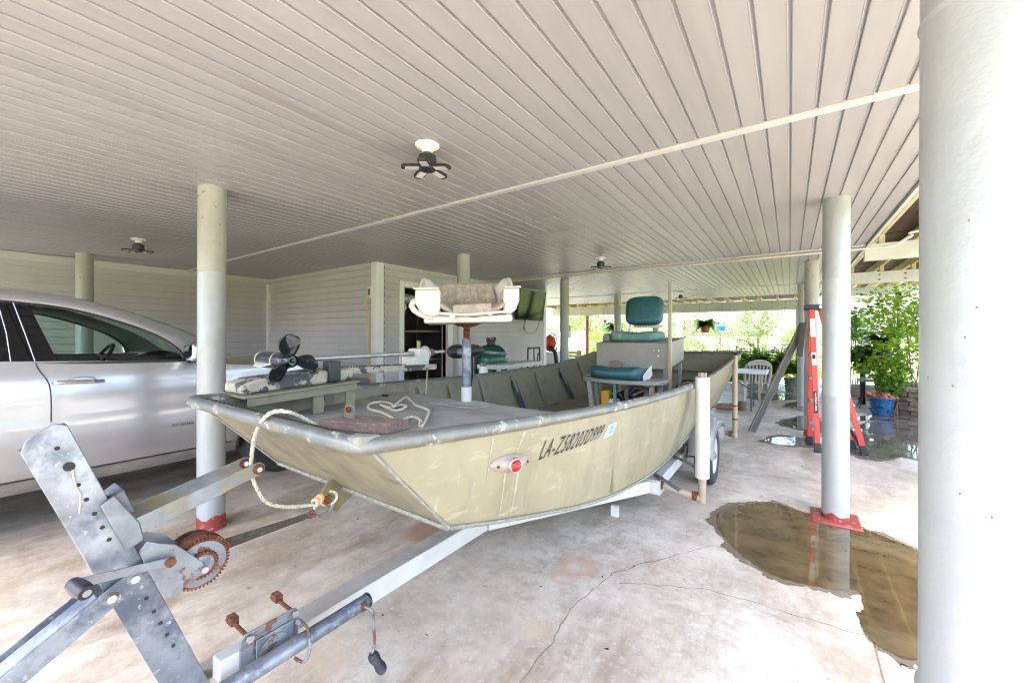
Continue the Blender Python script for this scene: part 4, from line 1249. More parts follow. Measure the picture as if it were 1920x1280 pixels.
B().prism([V((-2.12, .81, 1.112)), V((-2.12, 1.40, 1.133)), V((-2.12, 1.40, 1.20)), V((-2.12, 1.20, 1.20)), V((-2.12, .88, 1.18)), V((-2.12, .81, 1.16))], (-.2, 0, 0)).build('mount_base', 'mount_chipped', tm, bevel=.012)
B().box(-2.17, -2.12, 1.235, 1.30, 1.19, 1.25).box(-2.118, -2.105, 1.235, 1.31, 1.135, 1.25).build('latch_block', 'black_plastic', tm, bevel=.006)
for x in (-2.15, -2.29):
    B().bar((x, 1.36, 1.185), (x, 2.10, 1.165), .012, .04).build('mount_arm', 'mount_chipped', tm, bevel=.003)
B().cyl((-2.13, 1.37, 1.185), (-2.31, 1.37, 1.185), .018, n=14).build('arm_pivot', 'galv_worn', tm)
# pod along +X with propeller
PY, PZ = 1.02, 1.262
B().lathe([(.012, 0), (.03, .004), (.041, .02), (.044, .04), (.044, .26), (.04, .29), (.03, .302)], (-2.42, PY, PZ), 28, axis=(1, 0, 0)).build('pod', 'pod_black', tm)
for x in (-2.395, -2.22):
    B().lathe([(.0442, 0), (.0452, .004), (.0442, .008)], (x, PY, PZ), 28, axis=(1, 0, 0)).build('pod_band', 'seat_shell', tm)
B().add([V((-2.38, PY - .04, PZ - .012)), V((-2.2, PY - .044, PZ - .012)), V((-2.23, PY - .085, PZ - .028)), V((-2.33, PY - .075, PZ - .026))] + [V((-2.38, PY - .04, PZ - .018)), V((-2.2, PY - .044, PZ - .018)), V((-2.23, PY - .085, PZ - .032)), V((-2.33, PY - .075, PZ - .03))],
        [(0, 1, 2, 3), (7, 6, 5, 4), (0, 4, 5, 1), (1, 5, 6, 2), (2, 6, 7, 3), (3, 7, 4, 0)]).build('fin', 'seat_shell', tm)
hub = V((-2.11, PY + .005, PZ + .003))
B().lathe([(.034, 0), (.037, .02), (.034, .045), (.028, .06), (.024, .062), (.022, .05), (.012, .05), (.010, .062), (.003, .064)], hub + V((-.02, 0, 0)), 24, axis=(1, 0, 0)).build('propeller_hub', 'prop_black', tm)
def blade(ang):
    b = B()
    def fn(a, bb):
        r = lerp(.028, .138, a)
        wid = .056 * math.sin(math.pi * min(.15 + a * .62, 1)) ** .8 * (1 - max(0, a - .72) ** 1.5 * 5.2)
        s = (bb - .5) * 2
        tw = lerp(.95, .45, a)
        off = .012 * math.sin(a * 2)
        y0 = s * wid * math.cos(tw) + .012 * a
        x0 = s * wid * math.sin(tw) * .8 + off + .006 * s * s
        c, sn = math.cos(ang), math.sin(ang)
        return hub + V((x0 + .012, y0 * c - r * sn, y0 * sn + r * c))
    return b.grid(fn, 14, 6)
for a in (R(14), R(-96), R(134)):
    blade(a).build('propeller_blade', 'prop_black', tm, ang=80, solid=.005)
# shaft, bracket, head, tiller
B().cyl((MX, PY + .02, PZ - .005), (MX, 2.30, 1.268), .0145, n=14).build('shaft', 'shaft_metal', tm)
B().prism([V((-2.20, 1.93, 1.15)), V((-2.20, 2.08, 1.15)), V((-2.20, 2.085, 1.27)), V((-2.20, 2.06, 1.30)), V((-2.20, 1.99, 1.30)), V((-2.20, 1.985, 1.25)), V((-2.20, 1.93, 1.24))], (-.13, 0, 0)).build('bracket', 'trailer_white', tm, bevel=.008)
B().lathe([(.058, 0), (.062, .006), (.05, .02), (.03, .02)], (-2.265, 2.09, 1.255), 22, axis=(0, 1, 0)).build('collar', 'trailer_white', tm)
B().cyl((-2.25, 2.02, 1.29), (-2.25, 2.02, 1.355), .014, n=12).build('clamp_knob', 'pvc_dirty', tm)
B().lathe([(.018, 0), (.026, .02), (.03, .05), (.02, .07)], (MX, 2.12, 1.266), 14, axis=(0, 1, 0)).build('boot', 'galv', tm)
hy = 2.36
B().lathe([(.02, 0), (.04, .015), (.055, .05), (.058, .1), (.058, .28), (.05, .36), (.03, .42)], (MX, hy, 1.262), 22, axis=(0, 1, 0)).build('head', 'motor_black', tm)
B().lathe([(.022, 0), (.03, .01), (.03, .025), (.02, .035)], (MX + .055, hy + .06, 1.262), 16, axis=(1, -.5, 0)).build('head_cap', 'galv', tm)
B().cyl((MX + .01, hy + .36, 1.25), (MX + .02, 3.12, 1.22), .018, .016, n=14).build('tiller', 'galv', tm)
B().tube(smooth_path([V((MX + .04, 2.6, 1.22)), V((MX + .08, 2.56, 1.12)), V((MX + .13, 2.5, 1.05)), V((MX + .2, 2.4, .99)), V((MX + .3, 2.3, .8))], 6), .008, 8).build('power_cord', 'black_plastic', tm)
B().cyl((-2.2, 2.06, 1.15), (-2.15, 2.0, .975), .006, n=8).build('pull_rod', 'pvc_dirty', tm)
# ================================================================== TRAILER
trl = thing('boat_trailer', (-1.57, 3, 0), 'white-painted boat trailer with a galvanised winch post and rusty winch under the boat', 'trailer')
B().box(-1.62, -1.52, -.7, 2.02, .20, .296).build('tongue', 'trailer_white', trl, bevel=.006)
B().box(-1.618, -1.522, -.69, 2.0, .2965, .2985).build('tongue_top', 'trailer_top', trl, smooth=False)
for sg in (1, -1):
    def mx(x): return -1.57 + sg * (x + 1.57)
    rl = B().bar((mx(-1.53), 1.93, .25), (mx(-.84), 3.2, .25), .06, .09)
    rl.build('frame_rail', 'trailer_white', trl, bevel=.005)
    B().bar((mx(-.85), 3.08, .2505), (mx(-.85), 6.0, .2505), .062, .092).build('frame_rail', 'trailer_white', trl, bevel=.005)
    B().box(min(mx(-.915), mx(-.80)), max(mx(-.915), mx(-.80)), 3.10, 3.24, .195, .302).build('rail_gusset', 'trailer_white', trl, bevel=.003)
    for y in (3.45, 5.7):
        B().bar((mx(-1.1), y, .30), (mx(-1.1), y, .42), .06, .06).build('bunk_bracket', 'galv_worn', trl)
    B().bar((mx(-1.1), 2.9, .45), (mx(-1.1), 6.0, .45), .09, .05).build('bunk_board', 'pallet_wood', trl, bevel=.004)
    wx = mx(-.645)
    w = thing('wheel', (wx, 4.2, .268), None, None, parent=trl)
    B().lathe([(.165, -.065), (.20, -.075), (.245, -.074), (.262, -.062), (.268, -.04), (.268, .04), (.262, .062), (.245, .074), (.20, .075), (.165, .065)], (wx, 4.2, .268), 44, axis=(sg, 0, 0), caps=False).build('tyre', 'rubber', w, ang=28)
    for gx in (-.03, 0, .03):
        B().tube([V((wx + gx, 4.2 + .2685 * math.cos(k * math.pi / 22), .268 + .2685 * math.sin(k * math.pi / 22))) for k in range(44)], .0022, 4, closed=True).build('tread_groove', 'dark', w)
    B().lathe([(.03, .03), (.06, .035), (.09, .02), (.13, .015), (.155, .05), (.168, .066)], (wx, 4.2, .268), 32, axis=(sg, 0, 0), caps=False).build('rim', 'trailer_white', w)
    B().lathe([(.035, .02), (.035, .07), (.02, .08)], (wx, 4.2, .268), 16, axis=(sg, 0, 0)).build('hub', 'galv_worn', w)
    fp = [(3.84, .33), (3.875, .50), (3.95, .555), (4.06, .575), (4.34, .575), (4.45, .555), (4.525, .50), (4.56, .33)]
    fb = B()
    xa, xb = sorted((mx(-.75), mx(-.545)))
    fb.grid(lambda a, b: V((lerp(xa, xb, b), interp([(i / 7, p[0], p[1]) for i, p in enumerate(fp)], a)[0], interp([(i / 7, p[0], p[1]) for i, p in enumerate(fp)], a)[1])), 28, 2)
    fb.build('fender', 'fender_grey', trl, solid=.006, ang=60)
    B().prism([V((xb if sg > 0 else xa, y, z)) for y, z in fp], (.004 * sg, 0, 0)) if False else None
    sk = B()
    xo = xb if sg > 0 else xa
    for (a, b) in zip(fp, fp[1:]):
        sk.bar((xo - sg * .003, a[0], a[1] - .012), (xo - sg * .003, b[0], b[1] - .012), .005, .03, up=(sg, 0, 0))
    sk.build('fender_skirt', 'fender_grey', trl)
    B().bar((mx(-.78), 3.92, .4), (mx(-.82), 4.0, .29), .02, .04).build('fender_stay', 'galv_worn', trl)
B().cyl((-2.48, 4.2, .24), (-.66, 4.2, .24), .026, n=14).build('axle', 'galv_worn', trl)
for y in (3.17, 4.6, 5.9):
    B().bar((-2.27, y, .245), (-.87, y, .245), .055, .07).build('cross_member', 'trailer_white', trl)
B().bar((-1.0, 2.7, .14), (-1.0, 2.7, .21), .05, .03, up=(0, 1, 0)).build('hanging_tab', 'trailer_white', trl)
for y in (3.3, 3.9):
    B().bar((-.86, y - .1, .315), (-.62, y - .35, .32), .03, .012).build('flat_strap', 'galv_rusty', trl)
# guide posts
def guide(x, y, zt, sleeve, rail):
    g = thing('guide_post', (x, y, .2), None, None, parent=trl)
    sg = 1 if x > -1.57 else -1
    B().lathe([(.027, .19), (.028, .19), (.028, zt - .02), (.028, zt)], (x, y, 0), 20).build('pipe', 'pvc_dirty', g)
    B().cyl((rail, y - .02, .27), (x, y, .215), .027, n=16).build('outrigger', 'galv_rusty' if not sleeve else 'pvc_dirty', g)
    B().lathe([(.03, 0), (.034, .005), (.034, .03), (.03, .035)], (rail + sg * .02, y - .019, .267), 18, axis=(sg, .06, -.17)).build('clamp', 'rust', g)
    B().lathe([(.029, -.02), (.033, -.01), (.033, .012), (.029, .02)], (x - sg * .05, y, .226), 18, axis=(sg, .06, -.17)).build('elbow_ring', 'rust', g)
    if sleeve:
        B().lathe([(.046, .37), (.048, .373), (.048, 1.012), (.0495, 1.014), (.0495, 1.02), (.048, 1.022), (.048, zt - .04), (.045, zt - .036), (.03, zt - .036)], (x, y, 0), 28).build('sleeve', 'pvc_white', g)
        B().box(x - .026, x + .026, y - .026, y + .026, zt - .035, zt + .0).build('wood_plug', 'wood_block', g, bevel=.003)
    else:
        for z in (.40, .56):
            B().lathe([(.028, z), (.031, z + .003), (.031, z + .014), (.028, z + .017)], (x, y, 0), 18).build('hose_clamp', 'rust', g)
        B().bar((x, y, .57), (x - sg * .25, y - .25, .56), .012, .012).build('stay_rod', 'rust', g)
guide(-.52, 3.17, 1.135, True, -.84)
guide(-.535, 5.43, 1.165, False, -.84)
guide(-2.72, 3.36, 1.10, True, -2.30)
# ---- winch post (lies in the vertical plane of the tongue)
wp = thing('winch_post', (-1.57, .43, .3), None, None, parent=trl)
wp['label'] = 'leaning galvanised winch post with a row of bolt holes'
XF = -1.515
top = V((0, .142, 1.155)); bot = V((0, .468, .225))
ax = (bot - top).normalized(); pr_ = V((0, -ax.z, ax.y))          # across the post, toward the boat
if pr_.y < 0: pr_ = -pr_
W2 = .045
def wpp(l, w, x=XF): return V((x, 0, 0)) + top + ax * l + pr_ * w
LP = (bot - top).length
B().prism([wpp(.03, -W2), wpp(.006, -W2 + .016), wpp(-.012, W2 - .018), wpp(.004, W2), wpp(LP, W2), wpp(LP, -W2)], (-.006, 0, 0)).build('web', 'galv', wp, bevel=.002)
for w in (-W2 + .003, W2 - .003):
    B().prism([wpp(.03 if w < 0 else .004, w - .003, XF - .0062), wpp(.03 if w < 0 else .004, w + .003, XF - .0062), wpp(LP, w + .003, XF - .0062), wpp(LP, w - .003, XF - .0062)], (-.05, 0, 0)).build('flange', 'galv', wp)
hole = None
for l in (.05, .105, .16, .205, .25, .295, .335, .55, .60, .645, .69, .735):
    off = .010 if l < .4 else .016
    p = wpp(l, off, XF + .0005)
    if hole is None: hole = B().cyl(p, p + V((.0012, 0, 0)), .0052, n=12).build('bolt_hole', 'dark', wp); h0 = p
    else:
        c = hole.copy(); scene.collection.objects.link(c); c.location = hole.location + (p - h0)
B().tube([wpp(.115, .015, XF + .003), wpp(.16, .005, XF + .003), wpp(.185, .006, XF + .003), wpp(.23, -.012, XF + .003)], .003, 6).build('wire_scrap', 'shaft_metal', wp)
B().cyl(wpp(.105, .012, XF), wpp(.105, .012, XF + .006), .011, n=12).build('nut', 'dark', wp)
# bow-stop arms
a0, a1 = V((0, .283, .848)), V((0, .628, .935))
da = (a1 - a0).normalized(); ua = V((0, -da.z, da.y))
for x, mt in ((-1.505, 'galv_worn'), (-1.61, 'galv_worn')):
    pts = [a0 - ua * .026, a1 - ua * .022] + [a1 + da * (.022 * math.cos(t)) + ua * (.022 * math.sin(t)) for t in [(-.5 + k / 8) * math.pi for k in range(9)]] + [a0 + ua * .026]
    am = B().prism([V((x, 0, 0)) + p for p in pts], (-.006, 0, 0)).build('bow_stop_arm', mt, wp, bevel=.0015)
    c = V((x, 0, 0)) + a1
    B().cyl(c + V((-.01, 0, 0)), c + V((.004, 0, 0)), .018, n=16).build('washer', 'rust', am)
    B().cyl(c + V((.004, 0, 0)), c + V((.012, 0, 0)), .009, n=6).build('bolt', 'steel', am)
br0 = wpp(.28, W2 - .012, XF + .006)
B().prism([wpp(.235, W2 - .02, XF + .001), wpp(.225, W2 + .012, XF + .001), wpp(.33, W2 + .03, XF + .001), wpp(.385, W2 + .022, XF + .001), wpp(.385, W2 - .02, XF + .001)], (.012, 0, 0)).build('arm_clamp', 'galv_worn', wp, bevel=.003)
B().prism([wpp(.235, W2 + .002, XF), wpp(.225, W2 + .035, XF), wpp(.30, W2 + .035, XF), wpp(.30, W2 + .002, XF)], (-.1, 0, 0)).build('arm_saddle', 'galv', wp, bevel=.004)
# brace
b0, b1 = V((0, .335, .735)), V((0, -.33, .31))
B().bar(V((XF + .018, 0, 0)) + b0, V((XF + .018, 0, 0)) + b1, .006, .05, up=(0, 0, 1)).build('brace', 'galv', wp, bevel=.001)
nb = (b1 - b0).normalized(); ub = V((0, nb.z, -nb.y)) if V((0, nb.z, -nb.y)).z > 0 else V((0, -nb.z, nb.y))
B().bar(V((XF - .01, 0, 0)) + b0 + nb * .1 + ub * .027, V((XF - .01, 0, 0)) + b1 + ub * .027, .055, .006, up=ub).build('brace_flange', 'galv', wp)
B().bar(V((XF - .085, 0, 0)) + b0 + nb * .05, V((XF - .085, 0, 0)) + b1, .006, .05).build('brace', 'galv', wp)
for l in (.03, .085):
    p = V((XF + .021, 0, 0)) + b0 + nb * l
    B().cyl(p, p + V((.008, 0, 0)), .011, n=6).build('bolt', 'steel', wp)
    B().cyl(p, p + V((.002, 0, 0)), .016, n=14).build('bolt_washer', 'galv_rusty', wp)
# winch
wn_ = thing('winch', (-1.49, .44, .71), None, None, parent=trl)
wn_['label'] = 'rusty hand winch with a toothed gear and crank handle'
wpl = [at(u, v, x=-1.475) for u, v in ((262, 1034), (278, 1014), (300, 1018), (330, 1020), (360, 1038), (386, 1056), (389, 1068), (380, 1078), (350, 1096), (334, 1118), (320, 1121), (300, 1108), (276, 1064))]
B().prism(wpl, (-.005, 0, 0)).build('side_plate', 'galv_rusty', wn_, bevel=.002)
B().prism([p + V((-.105, .0, 0)) for p in wpl], (-.005, 0, 0)).build('side_plate', 'galv', wn_)
gc = at(379, 1056, x=-1.50)
def gear(c, r, n, th, dep):
    pts = []
    for k in range(n):
        a = 2 * math.pi * k / n
        for f, rr in ((0, r), (.3, r), (.5, r - dep), (.8, r - dep)):
            t = a + f * 2 * math.pi / n
            pts.append(c + V((0, rr * math.cos(t), rr * math.sin(t))))
    return B().prism(pts, (th, 0, 0))
gear(gc, .077, 46, -.006, .007).build('large_gear', 'rust', wn_)
B().lathe([(.066, -.001), (.066, .002), (.062, .003)], gc, 40, axis=(1, 0, 0)).build('gear_web', 'galv_rusty', wn_)
gear(gc + V((.014, 0, 0)), .042, 26, -.012, .006).build('small_gear', 'rust', wn_)
B().lathe([(.030, .015), (.024, .018), (.01, .018)], gc, 20, axis=(1, 0, 0)).build('gear_washer', 'galv', wn_)
B().cyl(gc + V((-.10, 0, 0)), gc + V((-.01, 0, 0)), .05, n=24).build('strap_drum', 'strap', wn_)
B().lathe([(.074, 0), (.074, .004)], gc + V((-.098, 0, 0)), 32, axis=(1, 0, 0)).build('drum_flange', 'rust', wn_)
B().grid(lambda a, b: gc + V((lerp(.004, -.05, b), .081 * math.cos(lerp(R(15), R(165), a)), .081 * math.sin(lerp(R(15), R(165), a)))), 20, 2).build('gear_guard', 'rust', wn_, solid=.003)
c = at(384, 1066, x=-1.47)
B().cyl(c, c + V((.012, 0, 0)), .009, n=12).build('axle_nut', 'steel', wn_)
hp0, hp1 = at(320, 1052, x=-1.455), at(150, 1092, x=-1.455)
B().bar(hp0 + (hp0 - hp1).normalized() * .012, hp1, .005, .024, up=(0, 0, 1)).build('crank_arm', 'galv_rusty', wn_, bevel=.0015)
B().cyl(hp0 + V((0, 0, 0)), hp0 + V((.012, 0, 0)), .013, n=8).build('crank_nut', 'rust', wn_)
kd = V((.93, .22, -.12)).normalized()
k0 = at(136, 1092, x=-1.452)
B().lathe([(.012, 0), (.0155, .006), (.018, .03), (.0185, .05), (.0165, .068), (.0155, .07)], k0, 22, axis=kd).build('crank_grip', 'grip', wn_)
B().cyl(k0 + kd * .069, k0 + kd * .0725, .0085, n=14).build('grip_pin', 'steel', wn_)
# strap and hook
s0_, s1_ = at(424, 1019, x=-1.545), at(582, 965, x=-1.56)
sb = B().bar(s0_, s1_, .034, .005, up=(1, 0, .35), w1=.02)
sb.build('strap', 'strap', wn_)
hk = [s1_ + V((0, -.005, -.002)), s1_.lerp(at(600, 970, x=-1.56), .5) + V((0, 0, .004)), at(600, 968, x=-1.56), at(620, 955, x=-1.56), at(626, 940, x=-1.56), at(620, 930, x=-1.56)]
B().tube(smooth_path(hk, 5), [.008] * 11 + [.007] * 10 + [.005] * 5, 8).build('snap_hook', 'galv_rusty', wn_)
B().tube([s1_ + V((0, .012 * math.cos(a), .012 * math.sin(a))) + V((0, .006, 0)) for a in [k * math.pi / 8 for k in range(16)]], .005, 8, closed=True).build('hook_eye', 'galv_rusty', wn_)
# ---- swivel jack stowed along the tongue
jk = thing('tongue_jack', (-1.42, .7, .33), None, None, parent=trl)
jk['label'] = 'galvanised swivel jack tube lying along the tongue'
j0, j1 = V((-1.40, .38, .325)), V((-1.40, .995, .327))
B().cyl(j0, j1, .0265, n=28).build('tube', 'galv', jk)
B().lathe([(.0268, 0), (.028, .002), (.028, .01), (.0268, .012)], j1 + V((0, -.012, 0)), 28, axis=(0, 1, 0)).build('end_cap', 'black_plastic', jk)
mp = [V((-1.468, y, z)) for y, z in ((.565, .30), (.74, .30), (.74, .42), (.725, .435), (.58, .435), (.565, .42))]
B().prism([V((-1.455, y, z)) for y, z in ((.555, .27), (.742, .27), (.742, .405), (.728, .42), (.57, .42), (.555, .405))], (-.007, 0, 0)).build('mount_plate', 'galv_rusty', jk, bevel=.003)
B().box(-1.452, -1.447, .60, .72, .27, .385).build('swivel_plate', 'galv', jk, bevel=.003)
B().lathe([(.047, 0), (.05, .002), (.05, .006), (.025, .008), (.02, .004)], (-1.447, .655, .325), 28, axis=(1, 0, 0)).build('swivel_disc', 'galv_rusty', jk)
B().box(-1.52, -1.463, .50, .60, .30, .37).build('spacer_block', 'trailer_white', jk, bevel=.006)
for y in (.58, .725):
    B().cyl((-1.60, y, .405), (-1.44, y, .405), .0065, n=10).build('clamp_bolt', 'rust', jk)
    B().cyl((-1.446, y, .405), (-1.438, y, .405), .012, n=6).build('nut', 'steel', jk)
    B().cyl((-1.61, y, .405), (-1.595, y, .405), .013, n=6).build('bolt_head', 'rust', jk)
    B().box(-1.6, -1.56, y - .012, y + .012, .40, .425).build('bolt_tab', 'rust', jk)
B().tube(smooth_path([V((-1.43, .735, .365)), V((-1.395, .738, .375)), V((-1.365, .735, .345)), V((-1.36, .73, .30)), V((-1.37, .715, .275)), V((-1.40, .70, .285))], 5), .0052, 8).build('pull_pin_loop', 'galv_rusty', jk)
for k in range(5): B().tube([V((-1.445, .737, .37)) + V((.006 * k, .009 * math.cos(a), .009 * math.sin(a))) for a in [j * math.pi / 6 for j in range(12)]], .002, 5, closed=True).build('spring_coil', 'galv', jk)
cr = [V((-1.375, .955, .33)), V((-1.345, .965, .325)), V((-1.335, .97, .30)), V((-1.333, .972, .25)), V((-1.333, .975, .195)), at(700, 1228, x=-1.325)]
B().tube(smooth_path(cr, 6), .006, 10).build('crank_rod', 'galv_rusty', jk)
B().box(-1.385, -1.368, .945, .967, .315, .345).build('crank_collar', 'rust', jk)
g0, g1 = at(700, 1226, x=-1.325), at(738, 1284, x=-1.30)
gd = (g1 - g0).normalized()
pf = []
for k in range(12): pf += [(.0165 + .002 * math.sin(k * .9), k * .008), (.019 + .002 * math.sin(k * .9), k * .008 + .0035)]
B().lathe([(.009, -.004)] + pf, g0, 18, axis=gd).build('crank_grip', 'grip', jk)
# ================================================================== SILVER CAR
car = thing('silver_car', (-5.21, .4, 0), 'silver sport utility vehicle parked behind the white column, facing the house wall', 'car')
CXO, CXC = -4.22, -5.21
def c_inset(y, z):
    a = interp([(.28, .10), (.40, .045), (.55, .018), (.66, .004), (.78, .0), (.80, .006), (.95, .008), (1.08, .022), (1.16, .045), (1.22, .062)], z)[0]
    if y > 2.25: a += ((y - 2.25) / .73) ** 2 * .24
    if y < -1.55: a += ((-1.55 - y) / .57) ** 2 * .12
    return a
def c_side(y, z, sg=1, off=0.):
    return V((CXC + sg * (CXO - CXC - c_inset(y, z) + off), y, z))
def c_top(y):
    return interp([(-2.12, 1.19), (-1.2, 1.235), (.2, 1.215), (1.15, 1.175), (1.35, 1.15), (1.6, 1.115), (2.2, 1.065), (2.6, 1.0), (2.85, .90), (2.98, .78)], y)[0]
def c_bot(y):
    z = .405
    for yc in (2.02, -1.0):
        if abs(y - yc) < .43: z = max(z, .34 + math.sqrt(.43 ** 2 - (y - yc) ** 2))
    return z
ysn = [lerp(-2.12, 2.98, i / 150) for i in range(151)] + [2.02 - .43, 2.02 + .43, -1.0 - .43, -1.0 + .43, 2.02 - .42, 2.02 - .40]
ysn = sorted(ysn)
for sg in (1, -1):
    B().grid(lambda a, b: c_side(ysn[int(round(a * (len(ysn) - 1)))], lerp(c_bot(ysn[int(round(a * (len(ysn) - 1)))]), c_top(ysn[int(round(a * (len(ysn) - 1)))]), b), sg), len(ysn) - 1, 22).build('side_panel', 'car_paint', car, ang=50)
    cl = B()
    yc = [y for y in ysn if 2.02 - .43 > y > -1.0 + .43]
    cl.grid(lambda a, b: c_side(lerp(-.57, 1.59, a), lerp(.30, .40, b), sg, .012 * math.sin(math.pi * min(b + .15, 1)) - .03 * (1 - b)), 20, 6)
    cl.build('rocker_cladding', 'car_cladding', car)
    B().grid(lambda a, b: c_side(1.59 + .06 * a * 0 + lerp(0, .0, a), lerp(.30, .42, b), sg, -.2 * a), 4, 2).build('rocker_end', 'car_cladding', car)
    for yw in (2.02, -1.0):
        wl = B()
        xi = CXC + sg * (CXO - CXC - .30)
        n = 20
        rim = [V((0, yw + .43 * math.cos(math.pi * k / n), .34 + .43 * math.sin(math.pi * k / n))) for k in range(n + 1)]
        wl.grid(lambda a, b: V((lerp(c_side(yw, .7, sg).x - sg * .004, xi, b), rim[int(round(a * n))].y, max(.3, rim[int(round(a * n))].z))), n, 2)
        wl.build('wheel_well', 'dark', car)
        wx = CXC + sg * (CXO - CXC - .14)
        w = thing('wheel', (wx, yw, .365), None, None, parent=car)
        B().lathe([(.23, -.11), (.28, -.122), (.33, -.12), (.355, -.10), (.364, -.07), (.364, .07), (.355, .10), (.33, .12), (.28, .122), (.23, .11)], (wx, yw, .365), 48, axis=(sg, 0, 0), caps=False).build('tyre', 'rubber', w, ang=28)
        B().lathe([(.05, .07), (.10, .06), (.20, .07), (.225, .10), (.235, .11)], (wx, yw, .365), 36, axis=(sg, 0, 0)).build('rim', 'chrome', w)
        for k in range(5):
            a = k * 2 * math.pi / 5
            B().bar(V((wx + sg * .085, yw + .04 * math.cos(a), .365 + .04 * math.sin(a))), V((wx + sg * .09, yw + .21 * math.cos(a), .365 + .21 * math.sin(a))), .03, .06, up=(sg, 0, 0)).build('spoke', 'chrome', w, bevel=.006)
    # greenhouse
    gt = [(-1.95, 1.42), (-1.6, 1.56), (-.9, 1.628), (0, 1.632), (.36, 1.612), (.60, 1.572), (.86, 1.477), (1.05, 1.378), (1.165, 1.27), (1.20, 1.186)]
    rt = [(-2.08, 1.50), (-1.65, 1.67), (-.9, 1.725), (0, 1.722), (.36, 1.705), (.60, 1.668), (.86, 1.587), (1.08, 1.49), (1.30, 1.372), (1.55, 1.18)]
    def g_x(z): return CXO - .062 - max(0, z - 1.20) * .50
    def g_pt(y, z, off=0.): return V((CXC + sg * (g_x(z) - CXC + off), y, z))
    gts = smooth_path([V((0, a, b)) for a, b in gt], 5)
    rts = smooth_path([V((0, a, b)) for a, b in rt], 5)
    nn_ = len(gts) - 1
    B().grid(lambda a, b: (lambda p, q: g_pt(lerp(p.y, q.y, b), lerp(p.z, q.z, b), .012 * math.sin(math.pi * b) + .004))(gts[int(round(a * nn_))], rts[int(round(a * nn_))]), nn_, 6).build('roof_rail', 'car_paint', car, ang=50)
    B().grid(lambda a, b: (lambda p: g_pt(p.y, lerp(1.20, max(p.z, 1.2001), b), -.010))(gts[int(round((.44 + a * .56) * nn_))]), 28, 6).build('front_window', 'car_glass', car)
    B().grid(lambda a, b: (lambda p: g_pt(p.y, lerp(1.215, p.z, b), -.008))(gts[int(round(a * .44 * nn_))]), 20, 4).build('rear_window', 'car_tint', car)
    B().tube([g_pt(p.y, p.z, -.001) for p in gts[14:]], .011, 6).build('window_seal', 'car_trim', car)
    B().grid(lambda a, b: g_pt(lerp(lerp(.255, .36, a), lerp(.36, .475, a), 1 - b), lerp(1.205, 1.625 - .02 * a, b), .004), 6, 6).build('pillar_cover', 'car_tint', car)
    B().tube([g_pt(.285, 1.64, .006), g_pt(.335, 1.40, .006), g_pt(.372, 1.21, .006)], .003, 6).build('pillar_gap', 'car_paint', car)
    B().tube([g_pt(.225, 1.60, .003), g_pt(.255, 1.40, .004), g_pt(.268, 1.21, .004)], .003, 6).build('pillar_gap', 'car_paint', car)
    B().bar(c_side(-1.9, 1.225, sg, .0), c_side(1.30, 1.172, sg, .004), .016, .018).build('belt_moulding', 'car_trim', car)
    gp = [(.372, 1.20), (.385, 1.15), (.42, 1.08), (.437, 1.0), (.44, .8), (.43, .6), (.41, .45), (.38, .41)]
    B().tube(smooth_path([c_side(a, b, sg, .0005) for a, b in gp], 4), .0042, 6).build('door_gap', 'car_trim', car)
    gp = [(1.27, 1.15), (1.32, 1.0), (1.34, .8), (1.32, .6), (1.28, .42)]
    B().tube(smooth_path([c_side(a, b, sg, .0005) for a, b in gp], 4), .0042, 6).build('door_gap', 'car_trim', car)
    B().tube([c_side(lerp(-.5, 1.55, k / 20), .405, sg, .001) for k in range(21)], .006, 6).build('sill_gap', 'car_trim', car)
    for dy in (0, -1.05):
        hd = B().tube(smooth_path([c_side(.455 + dy, 1.055, sg, .002), c_side(.475 + dy, 1.058, sg, .03), c_side(.56 + dy, 1.056, sg, .036), c_side(.66 + dy, 1.05, sg, .03), c_side(.70 + dy, 1.047, sg, .002)], 5), .014, 8)
        hd.build('door_handle', 'chrome', car)
        B().ball(c_side(.59 + dy, 1.055, sg, -.004), (.008, .085, .035), 16, 8).build('handle_cup', 'car_trim' if False else 'car_paint', car)
    mb = B()
    mc = V((CXC + sg * (CXO - CXC + .10), 1.235, 1.255))
    mir = cushion(mc, V((1, 0, 0)), V((0, 1, 0)), V((0, 0, 1)), .25, .13, .165, .45).build('mirror', 'chrome', car, ang=80)
    B().bar(mc + V((-sg * .08, 0, -.085)), mc + V((-sg * .14, .0, -.075)), .06, .03).build('mirror_stalk', 'car_trim', car)
    # headlamp
    B().grid(lambda a, b: c_side(lerp(2.45, 2.86, a), lerp(.72, .9, b) + .05 * a * (b - .5), sg, .006), 8, 4).build('headlamp', 'car_glass', car)
# badge letters on the front door
uv, fs = text_mesh('ACADIA', .01)
B().add([c_side(lerp(1.10, 1.255, a), lerp(.625, .648, b), 1, .003) for a, b in uv], fs).build('badge', 'car_trim', car, smooth=False, fix=False)
# bonnet, front, rear, roof, windscreen
def across(pl, pr_, b, crown):
    p = pl.lerp(pr_, b)
    return p + V((0, 0, crown * math.sin(math.pi * b)))
hy_ = [1.30 + i * (2.98 - 1.30) / 30 for i in range(31)]
B().grid(lambda a, b: across(c_side(hy_[int(round(a * 30))], c_top(hy_[int(round(a * 30))]), -1), c_side(hy_[int(round(a * 30))], c_top(hy_[int(round(a * 30))]), 1), b, .075), 30, 16).build('bonnet', 'car_paint', car, ang=60)
B().grid(lambda a, b: across(c_side(2.98, lerp(.36, .78, a), -1), c_side(2.98, lerp(.36, .78, a), 1), b, .0) + V((0, .10 * math.sin(math.pi * b), .075 * math.sin(math.pi * b) * a)), 10, 16).build('front_bumper', 'car_paint', car, ang=60)
B().grid(lambda a, b: V((lerp(-5.75, -4.67, b), 3.09, lerp(.52, .76, a))), 4, 4).build('grille', 'car_trim', car, solid=.02)
